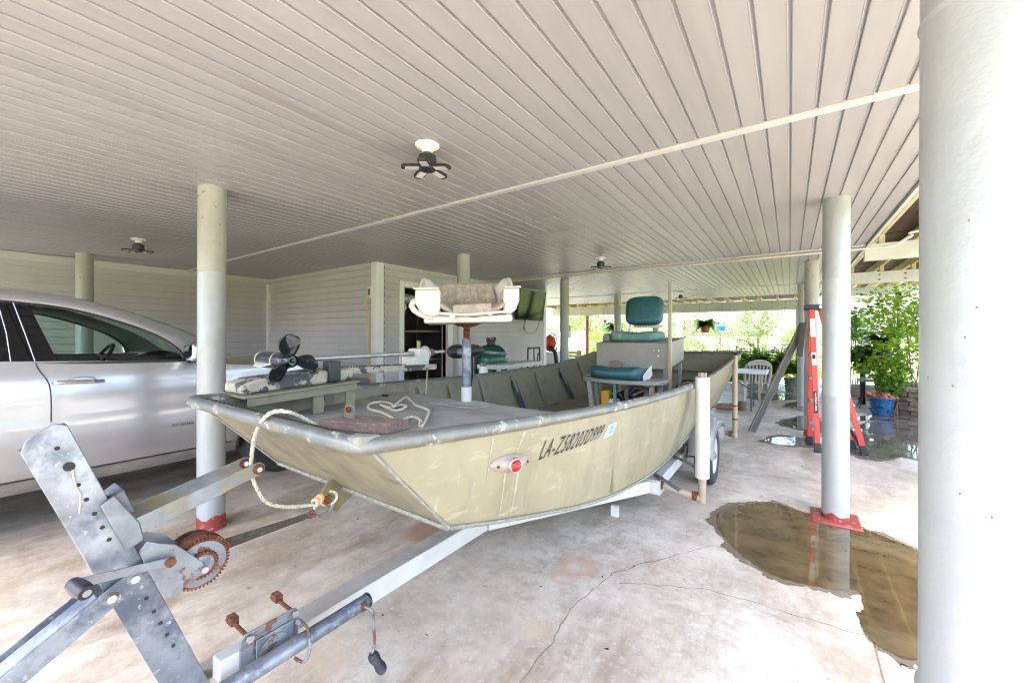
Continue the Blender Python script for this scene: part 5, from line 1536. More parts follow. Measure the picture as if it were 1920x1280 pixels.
B().grid(lambda a, b: across(c_side(-2.12, lerp(.36, 1.19, a), -1), c_side(-2.12, lerp(.36, 1.19, a), 1), b, 0) + V((0, -.05 * math.sin(math.pi * b), 0)), 10, 12).build('rear_panel', 'car_paint', car, ang=60)
RTL = smooth_path([V((0, a, b)) for a, b in [(-2.08, 1.50), (-1.65, 1.67), (-.9, 1.725), (0, 1.722), (.36, 1.705), (.60, 1.668), (.86, 1.587), (1.08, 1.49), (1.30, 1.372), (1.55, 1.18)]], 5)
def rl(i, sg):
    p = RTL[i]
    x = CXO - .062 - max(0, p.z - 1.20) * .50
    return V((CXC + sg * (x - CXC), p.y, p.z))
B().grid(lambda a, b: across(rl(int(round(a * 24)), -1), rl(int(round(a * 24)), 1), b, .055), 24, 16).build('roof', 'car_paint', car, ang=60)
B().grid(lambda a, b: across(rl(int(round(a * 24)), -1), rl(int(round(a * 24)), 1), b, .02) + V((0, 0, -.03)), 24, 8).build('headliner', 'headliner', car)
B().grid(lambda a, b: across(rl(24 + int(round(a * 21)), -1), rl(24 + int(round(a * 21)), 1), b, .055 - .02 * a) + V((0, .22 * math.sin(math.pi * b) * a, 0)), 21, 16).build('windscreen', 'car_glass', car, ang=60)
B().grid(lambda a, b: across(V((rl(0, -1).x, -2.10, lerp(1.2, 1.5, a))), V((rl(0, 1).x, -2.10, lerp(1.2, 1.5, a))), b, 0), 4, 8).build('rear_screen', 'car_tint', car)
for x in (-4.72, -5.7): B().bar((x, -1.5, 1.775), (x, .12, 1.76), .03, .035).build('roof_rack', 'car_trim', car, bevel=.008)
# interior
B().grid(lambda a, b: V((lerp(-6.05, -4.37, b), lerp(1.02, 1.5, a), 1.06 + .09 * math.sin(a * 1.8) + .035 * math.sin(b * 9) * (1 - a))), 10, 24).build('dashboard', 'car_dash', car, ang=70, solid=.02)
B().box(-6.08, -4.34, -1.9, 1.45, .42, .46).build('cabin_floor', 'dark', car)
sw_c = V((-5.62, .90, 1.135))
sn_ = V((0, -.85, .5)).normalized(); se1 = V((1, 0, 0)); se2 = sn_.cross(se1)
B().tube([sw_c + se1 * (.185 * math.cos(k * math.pi / 16)) + se2 * (.185 * math.sin(k * math.pi / 16)) for k in range(32)], .016, 8, closed=True).build('steering_wheel', 'car_trim', car)
B().bar(sw_c - se1 * .17, sw_c + se1 * .17, .03, .05, up=sn_).ball(sw_c, (.07, .04, .06), 12, 8).build('steering_spokes', 'car_dash', car)
B().box(-5.30, -5.12, .98, 1.02, 1.50, 1.565).build('inner_mirror', 'car_trim', car, bevel=.01)
for x in (-5.65, -4.78):
    st_ = thing('front_seat', (x, .1, .46), None, None, parent=car)
    cushion(V((x, .18, .66)), V((1, 0, 0)), V((0, 1, 0)), V((0, 0, 1)), .5, .52, .2, .4).build('cushion', 'car_seat', st_, ang=80)
    cushion(V((x, -.12, .98)), V((1, 0, 0)), V((0, -.2, 1)).normalized(), V((0, 1, .2)).normalized(), .48, .62, .16, .4).build('backrest', 'car_seat', st_, ang=80)
    cushion(V((x, -.2, 1.40)), V((1, 0, 0)), V((0, -.2, 1)).normalized(), V((0, 1, .2)).normalized(), .27, .18, .1, .5).build('headrest', 'car_seat', st_, ang=80)
# ================================================================== THINGS BY THE HOUSE
# green ceramic grill in its stand
g = at(921, 690, x=-4.18)
gx, gy = g.x, g.y
gr = thing('ceramic_grill', (gx, gy, 0), 'green dome-lidded ceramic grill with a chimney cap in front of the siding wall', 'grill')
B().lathe([(.16, .42), (.24, .50), (.285, .64), (.295, .80), (.285, .90)], (gx, gy, 0), 36).build('base', 'grill_green', gr)
B().lathe([(.285, .925), (.29, .97), (.275, 1.06), (.225, 1.16), (.14, 1.225), (.07, 1.24)], (gx, gy, 0), 36).build('lid', 'grill_green', gr)
B().lathe([(.288, .895), (.30, .897), (.30, .912), (.288, .914)], (gx, gy, 0), 36).build('band', 'steel', gr)
B().lathe([(.288, .914), (.298, .916), (.298, .928), (.288, .93)], (gx, gy, 0), 36).build('felt', 'dark', gr)
B().lathe([(.07, 1.235), (.07, 1.29), (.085, 1.292), (.09, 1.31), (.075, 1.33), (.03, 1.335)], (gx, gy, 0), 20).build('chimney', 'brown_tube', gr)
for k in range(9): B().ball((gx + .07 * math.cos(k * .7), gy + .07 * math.sin(k * .7), 1.335 + .008 * (k % 3)), (.014, .014, .02), 6, 5).build('cap_nest', 'dark', gr)
B().cyl((gx + .25, gy - .2, .93), (gx + .42, gy + .12, .95), .013, n=10).build('handle', 'pallet_wood', gr)
for k in range(4):
    a = R(45 + 90 * k)
    B().bar((gx + .25 * math.cos(a), gy + .25 * math.sin(a), 0), (gx + .22 * math.cos(a), gy + .22 * math.sin(a), .62), .025, .025).build('leg', 'dark', gr)
B().lathe([(.30, .60), (.31, .61), (.31, .625), (.30, .635)], (gx, gy, 0), 30, caps=False).build('stand_ring', 'dark', gr)
# long white table with a dolly and odds and ends
q0, q1 = at(920, 694, x=-3.75), at(1015, 682, x=-3.75)
wt = thing('work_table', (-3.9, 6, 0), 'long white work table standing along the siding wall beyond the grill', 'table')
B().box(-4.15, -3.72, q0.y + .15, q1.y, .86, .93).build('top', 'freezer', wt, bevel=.01)
for x in (-4.1, -3.78):
    for y in (q0.y + .25, q1.y - .1):
        B().bar((x, y, 0), (x, y, .86), .05, .05, up=(0, 1, 0)).build('leg', 'freezer', wt)
hd = thing('hand_truck', (-4.5, 7.2, 0), 'brown tubular hand truck handle standing behind the white work table', 'hand truck')
y0_, y1_ = at(990, 670, x=-4.4).y, at(1012, 670, x=-4.4).y
zt_ = at(1000, 653, x=-4.4).z
B().tube(smooth_path([V((-4.4, y0_, .05)), V((-4.4, y0_, zt_ - .08)), V((-4.4, y0_ + .06, zt_)), V((-4.4, (y0_ + y1_) / 2, zt_ + .01)), V((-4.4, y1_ - .06, zt_)), V((-4.4, y1_, zt_ - .08)), V((-4.4, y1_, .05))], 6), .018, 8).build('frame', 'brown_tube', hd)
B().bar((-4.4, (y0_ + y1_) / 2, zt_), (-4.42, (y0_ + y1_) / 2 + .06, .3), .025, .012).build('strut', 'brown_tube', hd)
B().bar((-4.4, (y0_ + y1_) / 2 + .17, zt_ - .1), (-4.42, (y0_ + y1_) / 2 + .08, .3), .025, .012).build('strut', 'brown_tube', hd)
B().box(-4.4, -4.15, y0_, y1_, .03, .045).build('toe_plate', 'brown_tube', hd)
for y in (y0_ - .05, y1_ + .05):
    B().lathe([(.03, -.02), (.12, -.025), (.12, .025), (.03, .02)], (-4.5, y, .12), 20, axis=(0, 1, 0)).build('wheel', 'rubber', hd)
# white freezer with the blower on top
fz = at(1034, 700, y=9.1)
ft = thing('white_freezer', (fz.x, 9.1, 0), 'small white freezer standing past the end of the siding wall', 'freezer')
B().box(fz.x - .33, fz.x + .16, 8.85, 9.4, 0, .93).build('cabinet', 'freezer', ft, bevel=.015)
B().box(fz.x - .33, fz.x + .16, 8.84, 9.4, .93, .965).build('lid', 'freezer', ft, bevel=.01)
B().ball((fz.x + .06, 8.85, .52), (.09, .012, .16), 14, 8).build('green_mark', 'teal_vinyl', ft)
bw = thing('leaf_blower', (fz.x, 9.1, .965), 'orange-red backpack leaf blower sitting on the white freezer', 'leaf blower')
lump((fz.x - .02, 9.05, 1.20), (.17, .15, .22), 1, 9, .06).build('housing', 'blower_red', bw)
B().ball((fz.x - .12, 8.95, 1.13), (.10, .10, .14), 14, 10).build('engine_cover', 'black_plastic', bw)
B().tube(smooth_path([V((fz.x + .02, 8.97, 1.12)), V((fz.x + .12, 8.93, 1.05)), V((fz.x + .20, 8.95, .93)), V((fz.x + .22, 9.0, .6)), V((fz.x + .23, 9.0, .35))], 6), .05, 12).build('hose', 'black_plastic', bw)
B().tube(smooth_path([V((fz.x - .1, 9.1, 1.36)), V((fz.x, 9.1, 1.46)), V((fz.x + .12, 9.1, 1.38)), V((fz.x + .17, 9.1, 1.2)), V((fz.x + .14, 9.1, 1.0))], 6), .016, 8).build('frame', 'black_plastic', bw)
# ================================================================== THINGS UNDER THE FAR HALF OF THE ROOF
# folding table
tx0, tx1, ty0, ty1, tz = -2.15, at(1440, 700, y=8.85).x, 8.55, 9.28, .735
ftb = thing('folding_table', (-1.2, 8.9, 0), 'white plastic folding table behind the stern of the boat', 'table')
B().box(tx0, tx1, ty0, ty1, tz - .035, tz + .012).build('top', 'table_white', ftb, bevel=.012)
for x in (tx0 + .25, tx1 - .25):
    for y in (ty0 + .08, ty1 - .08):
        B().cyl((x, y, 0), (x, y, tz - .035), .014, n=10).build('leg', 'table_leg', ftb)
    B().cyl((x, ty0 + .08, .12), (x, ty1 - .08, .12), .012, n=8).build('stretcher', 'table_leg', ftb)
B().cyl((tx1 - .25, ty0 + .2, .38), (tx1 - .75, ty0 + .2, tz - .04), .010, n=8).build('brace', 'table_leg', ftb)
# plastic garden chair
cx, cy = -.66, 10.0
ch = thing('garden_chair', (cx, cy, 0), 'tan plastic garden chair with a slatted rounded back behind the folding table', 'chair')
rz = R(205)
def cw(p):
    p = V(p)
    return V((cx, cy, 0)) + V((p.x * math.cos(rz) - p.y * math.sin(rz), p.x * math.sin(rz) + p.y * math.cos(rz), p.z))
def cbx(b): return b.xf(cw)
cbx(B().box(-.24, .24, -.23, .23, .40, .425)).build('seat', 'chair_plastic', ch, bevel=.01)
for x in (-.22, .22):
    for y in (-.22, .22):
        cbx(B().bar((x * 1.08, y * 1.08, 0), (x, y, .41), .05, .03, up=(0, 1, 0))).build('leg', 'chair_plastic', ch, bevel=.006)
    cbx(B().tube(smooth_path([V((x * 1.1, -.22, .40)), V((x * 1.18, -.2, .58)), V((x * 1.18, -.02, .62)), V((x * 1.12, .2, .62))], 5), .022, 8)).build('arm', 'chair_plastic', ch)
cbx(B().tube(smooth_path([V((-.23, .22, .41)), V((-.245, .27, .62)), V((-.22, .31, .80)), V((-.12, .34, .87)), V((0, .345, .89)), V((.12, .34, .87)), V((.22, .31, .80)), V((.245, .27, .62)), V((.23, .22, .41))], 5), .024, 8)).build('back_frame', 'chair_plastic', ch)
cbx(B().tube([V((-.22, .31, .80)), V((0, .335, .84)), V((.22, .31, .80))], .035, 8)).build('back_rail', 'chair_plastic', ch)
for k in range(6):
    x = -.17 + k * .068
    cbx(B().bar((x * .9, .235, .42), (x, .325, .83), .03, .012, up=(0, 1, 0))).build('back_slat', 'chair_plastic', ch, bevel=.003)
# split logs on the floor
l0 = at(1343, 762, z=.06); l1 = at(1386, 762, z=.06)
lg = thing('lying_log', l0, 'short log lying on the floor beneath the table behind the far guide post', 'log')
B().tube([l0, l0.lerp(l1, .3) + V((0, 0, .005)), l0.lerp(l1, .7), l1], [.055, .062, .06, .058], 14).build('bark', 'bark', lg)
B().cyl(l0 - (l1 - l0).normalized() * .003, l0 + (l1 - l0).normalized() * .002, .05, n=14).build('cut_face', 'log_end', lg)
l2 = at(1392, 769, z=0)
lg = thing('upright_log', l2, 'short log standing on end beside the table leg', 'log')
B().tube([l2, l2 + V((0, 0, .08)), l2 + V((.005, 0, .17))], [.075, .07, .074], 14).build('bark', 'bark', lg)
B().cyl(l2 + V((.005, 0, .168)), l2 + V((.005, 0, .173)), .066, n=14).build('cut_face', 'log_end', lg)
# leaning channel
c0_, c1_ = at(1410, 812, z=.0), at(1507, 606, y=6.84)
lc = thing('leaning_channel', c0_, 'long grey metal channel leaning diagonally against the ladder', 'channel')
d_ = (c1_ - c0_).normalized()
s_ = d_.cross(V((.5, -.85, 0))).normalized()
B().bar(c0_ + V((0, 0, .02)), c1_, .085, .006, up=d_.cross(s_)).build('web', 'channel_grey', lc)
for k in (-1, 1):
    B().bar(c0_ + s_ * .041 * k + V((0, .02, .02)), c1_ + s_ * .041 * k + V((0, .02, 0)), .005, .045, up=d_.cross(s_)).build('flange', 'trailer_top', lc)
e0 = at(1506, 605, y=6.80); e1 = at(1499, 668, y=6.80)
single(B().bar(e0, e1, .07, .03, up=(0, 1, 0)), 'hanging_board', 'channel_grey', 'short dark board hanging from the top of the leaning channel', 'board', bevel=.003)
# ---- red stepladder
ld = thing('stepladder', (.5, 6.3, 0), 'open red fibreglass stepladder with black feet and cap between the white columns', 'ladder')
apx = V((.275, 6.32, 1.74))
ft_ = [at(1534, 848, z=0), at(1519, 833, z=0), at(1623, 853, z=0), at(1601, 841, z=0)]
tp_ = [apx + V((-.05, -.12, 0)), apx + V((-.05, .12, 0)), apx + V((.05, -.12, 0)), apx + V((.05, .12, 0))]
for i, (f, t_p) in enumerate(zip(ft_, tp_)):
    d = (t_p - f).normalized()
    B().bar(f + d * .1, t_p, .026, .056, up=(1, 0, 0)).build('rail', 'ladder_red', ld, bevel=.004)
    B().bar(f, f + d * .11, .045, .075, up=(1, 0, 0)).build('foot', 'black_plastic', ld, bevel=.008)
B().box(apx.x - .13, apx.x + .13, apx.y - .17, apx.y + .17, 1.735, 1.79).build('top_cap', 'black_plastic', ld, bevel=.012)
B().box(apx.x + .02, apx.x + .125, apx.y - .172, apx.y - .165, 1.742, 1.78).build('cap_plate', 'ladder_alu', ld)
for k in range(5):
    z = .29 + k * .29
    a, b = ft_[2].lerp(tp_[2], z / 1.74), ft_[3].lerp(tp_[3], z / 1.74)
    B().bar(a, b, .09, .025).build('step', 'ladder_alu', ld, bevel=.004)
    a, b = ft_[0].lerp(tp_[0], z / 1.74), ft_[1].lerp(tp_[1], z / 1.74)
    B().bar(a, b, .03, .03).build('rear_rung', 'ladder_alu', ld, bevel=.004)
a, b = ft_[2].lerp(tp_[2], .16), ft_[2].lerp(tp_[2], .02)
B().bar(ft_[3].lerp(tp_[3], .16), b, .02, .03).build('knee_brace', 'black_plastic', ld)
def on_rail(i, f, w, h, off, mat, nm):
    p, q = ft_[i].lerp(tp_[i], f), ft_[i].lerp(tp_[i], f + h)
    B().bar(p + V((.0, off, 0)), q + V((.0, off, 0)), .003, w, up=(1, 0, 0)).build(nm, mat, ld)
on_rail(0, .80, .05, .13, -.0165, 'ladder_label', 'warning_label')
on_rail(0, .60, .045, .09, -.0165, 'ladder_label', 'warning_label')
on_rail(0, .645, .03, .03, -.0185, 'car_tint', 'label_print')
pz, qz = ft_[0].lerp(tp_[0], .27), ft_[0].lerp(tp_[0], .42)
bd = (qz - pz).normalized()
B().bar(pz + V((0, -.0165, 0)), qz + V((0, -.0165, 0)), .003, .034, up=(1, 0, 0)).build('brand_plate', 'car_tint', ld, bevel=.001)
uv, fs = text_mesh('WERNER', .02)
bx_ = V((1, 0, 0)); bx_ = (bx_ - bd * bx_.dot(bd)).normalized()
B().add([qz + V((0, -.0195, 0)) - bd * (.012 + a * ((qz - pz).length - .03)) + bx_ * ((b - .5) * .018) for a, b in uv], fs).build('brand_letters', 'ladder_label', ld, smooth=False, fix=False)
# ================================================================== PLANTS
def leaves(b, n, posfn, size, rnd, droop=.3, aspect=.45, updir=None):
    vs, fs = [], []
    base = len(b.v)
    for i in range(n):
        p = posfn(rnd)
        if p is None: continue
        d = V((rnd.gauss(0, 1), rnd.gauss(0, 1), rnd.gauss(0, .6) - droop)).normalized()
        s = d.cross(V((rnd.gauss(0, 1), rnd.gauss(0, 1), rnd.gauss(0, 1)))).normalized()
        l = size * rnd.uniform(.6, 1.35)
        w = l * aspect
        nrm = d.cross(s)
        k = len(vs) + base
        vs += [p, p + d * l * .45 + s * w * .5 + nrm * l * .06, p + d * l, p + d * l * .45 - s * w * .5 + nrm * l * .06]
        fs += [(k, k + 1, k + 2), (k, k + 2, k + 3)]
    b.v += vs
    b.f += fs
    return b
def fern(b, c, R_, n, rnd, up=.45, leaf=.05, drop=.9):
    """arching fronds with paired leaflets"""
    for i in range(n):
        a = rnd.uniform(0, 2 * math.pi)
        L = R_ * rnd.uniform(.6, 1.15)
        e = rnd.uniform(.15, 1.) * up
        d = V((math.cos(a), math.sin(a), 0))
        sd_ = V((-d.y, d.x, 0))
        m = 16
        for k in range(1, m):
            t = k / m
            p = V(c) + d * L * t + V((0, 0, L * (e * 2.2 * t - drop * 1.5 * t * t)))
            ll = leaf * (1.15 - t * .8)
            for sg in (-1, 1):
                q = p + sd_ * sg * ll + d * ll * .25 + V((0, 0, -ll * .25))
                k0 = len(b.v)
                b.v += [p, p + (q - p) * .5 + d * ll * .26, q, p + (q - p) * .5 - d * ll * .26]
                b.f += [(k0, k0 + 1, k0 + 2), (k0, k0 + 2, k0 + 3)]
    return b
def blob_pos(c, r, hollow=.35, lump_=.25, seed=0):
    c = V(c)
    rs = random.Random(seed)
    lobes = [(V((rs.gauss(0, 1), rs.gauss(0, 1), rs.gauss(0, .8))).normalized(), rs.uniform(.55, 1.1)) for _ in range(9)]
    def f(rnd):
        d = V((rnd.gauss(0, 1), rnd.gauss(0, 1), rnd.gauss(0, 1))).normalized()
        m = max(l * max(0, d.dot(v)) ** 3 for v, l in lobes)
        rr = (hollow + (1 - hollow) * rnd.random() ** .5) * (.55 + .55 * m)
        return c + V((d.x * r[0] * rr, d.y * r[1] * rr, d.z * r[2] * rr))
    return f
RND = random.Random(11)
def hanging_fern(u, v, y, rad, label, mat='leaf_fern', pot='terracotta', n=46):
    p = at(u, v, y=y)
    t = thing('hanging_fern', p, label, 'hanging plant', 'plants hanging along the far beam')
    fern(B(), p + V((0, 0, .0)), rad, 80, RND, .75, .11, .95).build('fronds', mat, t, smooth=False, fix=False)
    B().lathe([(.10, -.24), (.105, -.23), (.14, -.02), (.15, 0), (.13, 0)], p, 18).build('pot', pot, t)
    for k in range(3):
        a = k * 2.1
        B().tube([p + V((.13 * math.cos(a), .13 * math.sin(a), 0)), p + V((0, 0, .45)), V((p.x, p.y, 2.2))], .003, 4).build('hanger', 'bolt', t)
hanging_fern(1322, 608, 12.8, .36, 'bright green fern in a terracotta pot hanging left of the far tree')
hanging_fern(1153, 615, 12.8, .42, 'yellow-green hanging fern behind the column left of the teal seat')
p = at(1066, 622, y=13.2)
t = thing('hanging_pot', p, 'white hanging pot with a small brown plant near the red post', 'hanging plant', 'plants hanging along the far beam')
B().lathe([(.11, -.22), (.12, -.2), (.16, .02), (.165, .03), (.14, .03)], p, 20).build('pot', 'pot_white', t)
leaves(B(), 120, lambda r: p + V((r.gauss(0, .05), r.gauss(0, .05), .05 + r.random() * .18)), .07, RND).build('foliage', 'dead_leaf', t, smooth=False, fix=False)
for k in range(3): B().tube([p + V((.15 * math.cos(k * 2.1), .15 * math.sin(k * 2.1), .03)), p + V((0, 0, .4)), V((p.x, p.y, 2.2))], .003, 4).build('hanger', 'bolt', t)
# ferns and strap-leaved plants at the slab edge
def edge_fern(u, v, y, rad, label, n=60, mat='leaf', up=.7):
    p = at(u, v, y=y)
    t = thing('fern', (p.x, p.y, 0), label, 'fern', 'ferns at the far edge of the slab')
    fern(B(), (p.x, p.y, .50), rad * 1.15, n + 40, RND, 1.15, .16, .9).build('fronds', mat, t, smooth=False, fix=False)
    B().lathe([(.15, 0), (.19, .34), (.2, .36), (.17, .36)], (p.x, p.y, 0), 18).build('pot', 'pot_grey', t)
edge_fern(1415, 690, 12.3, .6, 'leafy fern left of three at the slab edge behind the garden chair', 70, 'leaf_fern')
edge_fern(1445, 700, 12.0, .62, 'middle one of three leafy ferns at the slab edge behind the leaning channel', 80, 'leaf_bright')
edge_fern(1487, 700, 12.2, .6, 'right one of three leafy ferns at the slab edge, beside the white columns', 80, 'leaf_fern')
def strap_plant(u, y, h, n, label, mat='leaf'):
    p = at(u, 700, y=y)
    t = thing('strap_leaf_plant', (p.x, p.y, 0), label, 'plant', 'upright strap-leaved plants along the garden bed')
    b = B()
    for i in range(n):
        a = RND.uniform(0, 6.28); L = h * RND.uniform(.6, 1.1); lean = RND.uniform(.1, .45)
        d = V((math.cos(a), math.sin(a), 0)); s = V((-d.y, d.x, 0))
        o = V((p.x + RND.gauss(0, .18), p.y + RND.gauss(0, .12), 0))
        w = .028
        vs = []
        for k in range(6):
            tt = k / 5
            q = o + d * lean * L * tt * tt + V((0, 0, L * tt * (1 - .15 * tt * lean)))
            ww = w * (1 - tt ** 2.5) + .002
            vs += [q - s * ww, q + s * ww]
        b.add(vs, [(2 * k, 2 * k + 1, 2 * k + 3, 2 * k + 2) for k in range(5)])
    b.build('blades', mat, t, smooth=False, fix=False)
for i, (u, y, h, lab) in enumerate([(1362, 13.9, 1.25, 'strap-leaved plant just right of the hanging fern'), (1385, 13.9, 1.2, 'strap-leaved plant left of the far tree trunk'), (1405, 14.0, 1.3, 'strap-leaved plant in front of the far tree trunk'),
                                    (1428, 13.9, 1.35, 'tall strap-leaved plant right of the far tree trunk'), (1350, 14.2, 1.15, 'strap-leaved plant nearest the boat transom')]):
    strap_plant(u, y, h, 34, lab, 'leaf_bright' if i % 2 else 'leaf')
# shrubs and trees beyond
def shrub(name, u, v, y, r, n, size, label, cat, mat, group, trunk=None, seed=1):
    p = at(u, v, y=y)
    t = thing(name, (p.x, p.y, -.12), label, cat, group)
    leaves(B(), n, blob_pos(p, r, .3, .3, seed), size, random.Random(seed + 50), .2).build('crown', mat, t, smooth=False, fix=False)
    if trunk:
        B().tube([V((p.x, p.y, -.12)), V((p.x + trunk * .3, p.y, p.z * .5)), V((p.x, p.y, p.z))], [trunk, trunk * .8, trunk * .4], 8).build('trunk', 'bark', t)
        for k in range(5):
            a = k * 1.3
            B().tube([V((p.x, p.y, p.z * .75)), p + V((r[0] * .6 * math.cos(a), r[1] * .6 * math.sin(a), r[2] * .4))], [trunk * .4, trunk * .12], 6).build('limb', 'bark', t)
    else:
        B().tube([V((p.x, p.y, -.12)), V((p.x, p.y, p.z))], [.05, .02], 6).build('stem', 'bark', t)
    return t
TG = 'trees beyond the garden'
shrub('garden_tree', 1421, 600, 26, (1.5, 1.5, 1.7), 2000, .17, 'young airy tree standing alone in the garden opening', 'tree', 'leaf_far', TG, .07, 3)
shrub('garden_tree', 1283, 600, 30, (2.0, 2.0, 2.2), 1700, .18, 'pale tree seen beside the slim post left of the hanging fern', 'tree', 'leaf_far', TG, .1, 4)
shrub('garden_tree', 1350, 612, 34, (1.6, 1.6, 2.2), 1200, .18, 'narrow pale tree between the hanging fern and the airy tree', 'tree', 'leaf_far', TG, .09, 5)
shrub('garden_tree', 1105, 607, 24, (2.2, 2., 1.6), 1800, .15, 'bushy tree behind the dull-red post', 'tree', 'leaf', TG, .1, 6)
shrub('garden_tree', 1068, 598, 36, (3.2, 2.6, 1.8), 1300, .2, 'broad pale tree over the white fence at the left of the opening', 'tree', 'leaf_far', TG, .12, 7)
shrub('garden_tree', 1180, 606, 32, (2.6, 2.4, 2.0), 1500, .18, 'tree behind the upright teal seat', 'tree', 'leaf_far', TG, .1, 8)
SG = 'rounded garden shrubs'
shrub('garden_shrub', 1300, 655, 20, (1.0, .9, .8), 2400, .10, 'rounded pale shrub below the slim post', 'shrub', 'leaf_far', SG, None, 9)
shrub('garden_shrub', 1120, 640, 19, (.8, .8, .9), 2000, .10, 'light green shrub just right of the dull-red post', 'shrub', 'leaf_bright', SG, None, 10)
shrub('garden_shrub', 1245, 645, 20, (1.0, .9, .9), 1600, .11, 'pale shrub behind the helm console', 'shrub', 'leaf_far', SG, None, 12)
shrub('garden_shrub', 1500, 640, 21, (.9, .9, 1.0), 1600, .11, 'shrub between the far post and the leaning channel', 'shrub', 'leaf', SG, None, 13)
# bits of dry litter on the slab
b = B()
lr = random.Random(9)
for i in range(150):
    q = V((lr.uniform(-3.2, .2), lr.uniform(.9, 6.5), .002))
    a = lr.uniform(0, 6.28); l = lr.uniform(.004, .018)
    d = V((math.cos(a), math.sin(a), 0)) * l; s = V((-d.y, d.x, 0)) * lr.uniform(.1, .45)
    b.add([q - d, q + s + V((0, 0, .002)), q + d, q - s], [(0, 1, 2), (0, 2, 3)])
tag(b.build('floor_litter', 'soil', None, smooth=False, fix=False), 'scattered dry specks and leaf bits on the concrete', 'litter', kind='stuff')
# tall yellow grass
b = B()
gr_ = random.Random(5)
for i in range(5200):
    u = gr_.uniform(1030, 1560); y = gr_.uniform(17, 27)
    p = at(u, 640, y=y)
    h = gr_.uniform(.45, 1.05)
    a = gr_.uniform(0, 6.28); s = V((math.cos(a), math.sin(a), 0)) * .02
    l = V((gr_.gauss(0, .12), gr_.gauss(0, .12), h))
    k = len(b.v)
    o = V((p.x, p.y, -.12))
    b.v += [o - s, o + s, o + l * .6 + s * .7, o + l]
    b.f += [(k, k + 1, k + 2), (k, k + 2, k + 3)]
tag(b.build('tall_grass', 'grass_tall', None, smooth=False, fix=False), 'tall yellow-green grass in the garden beyond the slab', 'grass', kind='stuff')
# far treeline
b = B()
for i in range(5000):
    a = gr_.uniform(-1.4, 1.0)
    r = gr_.uniform(70, 92)
    x, y = r * math.sin(a), r * math.cos(a)
    hgt = 1.6 + .5 * math.sin(a * 23) + .4 * math.sin(a * 51 + 1) + 5 * max(0, min(1, (-.22 - a) * 6))
    p = V((x, y, gr_.random() ** .8 * hgt))
    d = V((gr_.gauss(0, 1), gr_.gauss(0, 1), gr_.gauss(0, 1))).normalized(); s = d.cross(V((0, 0, 1)))
    l = gr_.uniform(.4, .9)
    k = len(b.v)
    b.v += [p, p + d * l + s * l * .4, p + d * l - s * l * .4]
    b.f += [(k, k + 1, k + 2)]
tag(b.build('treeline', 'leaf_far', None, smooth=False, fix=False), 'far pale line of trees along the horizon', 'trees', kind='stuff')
# white fence and distant building
fx0, fx1 = at(1020, 640, y=30), at(1135, 640, y=30)
fn_ = thing('white_fence', (fx0.x, 30, -.12), 'white board fence in the distance left of the dull-red post', 'fence')
pk = None
nb_ = 22
for k in range(nb_):
    x = lerp(fx0.x - 3, fx1.x, k / nb_)
    if pk is None: pk = B().box(x, x + (fx1.x - fx0.x + 3) / nb_ - .03, 30, 30.04, -.1, 1.75).build('board', 'fence_white', fn_, smooth=False); px0 = x
    else:
        c = pk.copy(); scene.collection.objects.link(c); c.location = pk.location + V((x - px0, 0, 0))
B().box(fx0.x - 3, fx1.x, 30.045, 30.1, 1.3, 1.4).build('rail', 'fence_white', fn_, smooth=False)
q0, q1 = at(1440, 640, y=45), at(1500, 640, y=45)
fb_ = thing('far_building', (q0.x, 45, -.12), 'low distant building with a brown roof at the right of the garden opening', 'building')
z0_ = at(1470, 632, y=45).z; z1_ = at(1470, 620, y=45).z
B().box(q0.x, q1.x + 2, 45, 49, -.12, z0_).build('wall', 'far_wall', fb_, smooth=False)
B().prism([V((q0.x - .4, 44.6, z0_ + .01)), V((q0.x - .4, 49.4, z0_ + .01)), V((q0.x - .4, 47, z1_ + .7))], (q1.x - q0.x + 2.8, 0, 0)).build('roof', 'far_roof', fb_, smooth=False)
for k in range(4):
    x = lerp(q0.x + .6, q1.x + 1, k / 3)
    B().box(x - .35, x + .35, 44.96, 44.99, 1.0, z0_ - .3).build('window', 'car_tint', fb_, smooth=False)
# blue cloth on a thin pole
p = at(1353, 640, y=16)
bp = thing('garden_pole', (p.x, 16, -.12), 'thin white pole with a blue cloth knotted at its top', 'pole')
B().cyl((p.x, 16, -.12), (p.x, 16, at(1353, 604, y=16).z), .018, n=8).build('pole', 'fence_white', bp)
lump((p.x, 16, at(1353, 612, y=16).z), (.12, .1, .16), 1, 4, .25).build('cloth', 'blue_cloth', bp)
B().ball((p.x - .16, 16, at(1353, 605, y=16).z), (.12, .08, .04), 10, 6).build('bird_shaped_cap', 'black_plastic', bp)
# ---- right-hand garden corner
pb_ = at(1653, 778, z=0)
bpot = thing('blue_planter', pb_, 'blue plastic planter with side pockets standing on the wet slab', 'planter')
B().lathe([(.115, 0), (.125, .01), (.155, .22), (.175, .30), (.185, .305), (.185, .325), (.168, .325), (.15, .27), (.02, .26)], pb_, 32).build('pot', 'pot_blue', bpot)
for k in range(6):
    a = k * math.pi / 3 + .3
    z = .10 if k % 2 else .19
    r0 = .135 + z * .1
    def pocket(s, t_):
        th = (s - .5) * 1.15
        rr = r0 + .045 * math.cos((s - .5) * math.pi) * (t_)
        return pb_ + V((rr * math.cos(a + th * .6), rr * math.sin(a + th * .6), z - .05 + .065 * t_))
    B().grid(pocket, 10, 4).build('pocket', 'pot_blue', bpot, solid=.006)
leaves(B(), 90, lambda r: pb_ + V((r.gauss(0, .08), r.gauss(0, .08), .29 + r.random() * .09)), .10, RND, .1, .6).build('dry_leaves', 'dead_leaf', bpot, smooth=False, fix=False)
p2 = at(1684, 772, z=0)
gp_ = thing('grey_planter', p2, 'small grey-green pot behind the blue planter', 'planter')
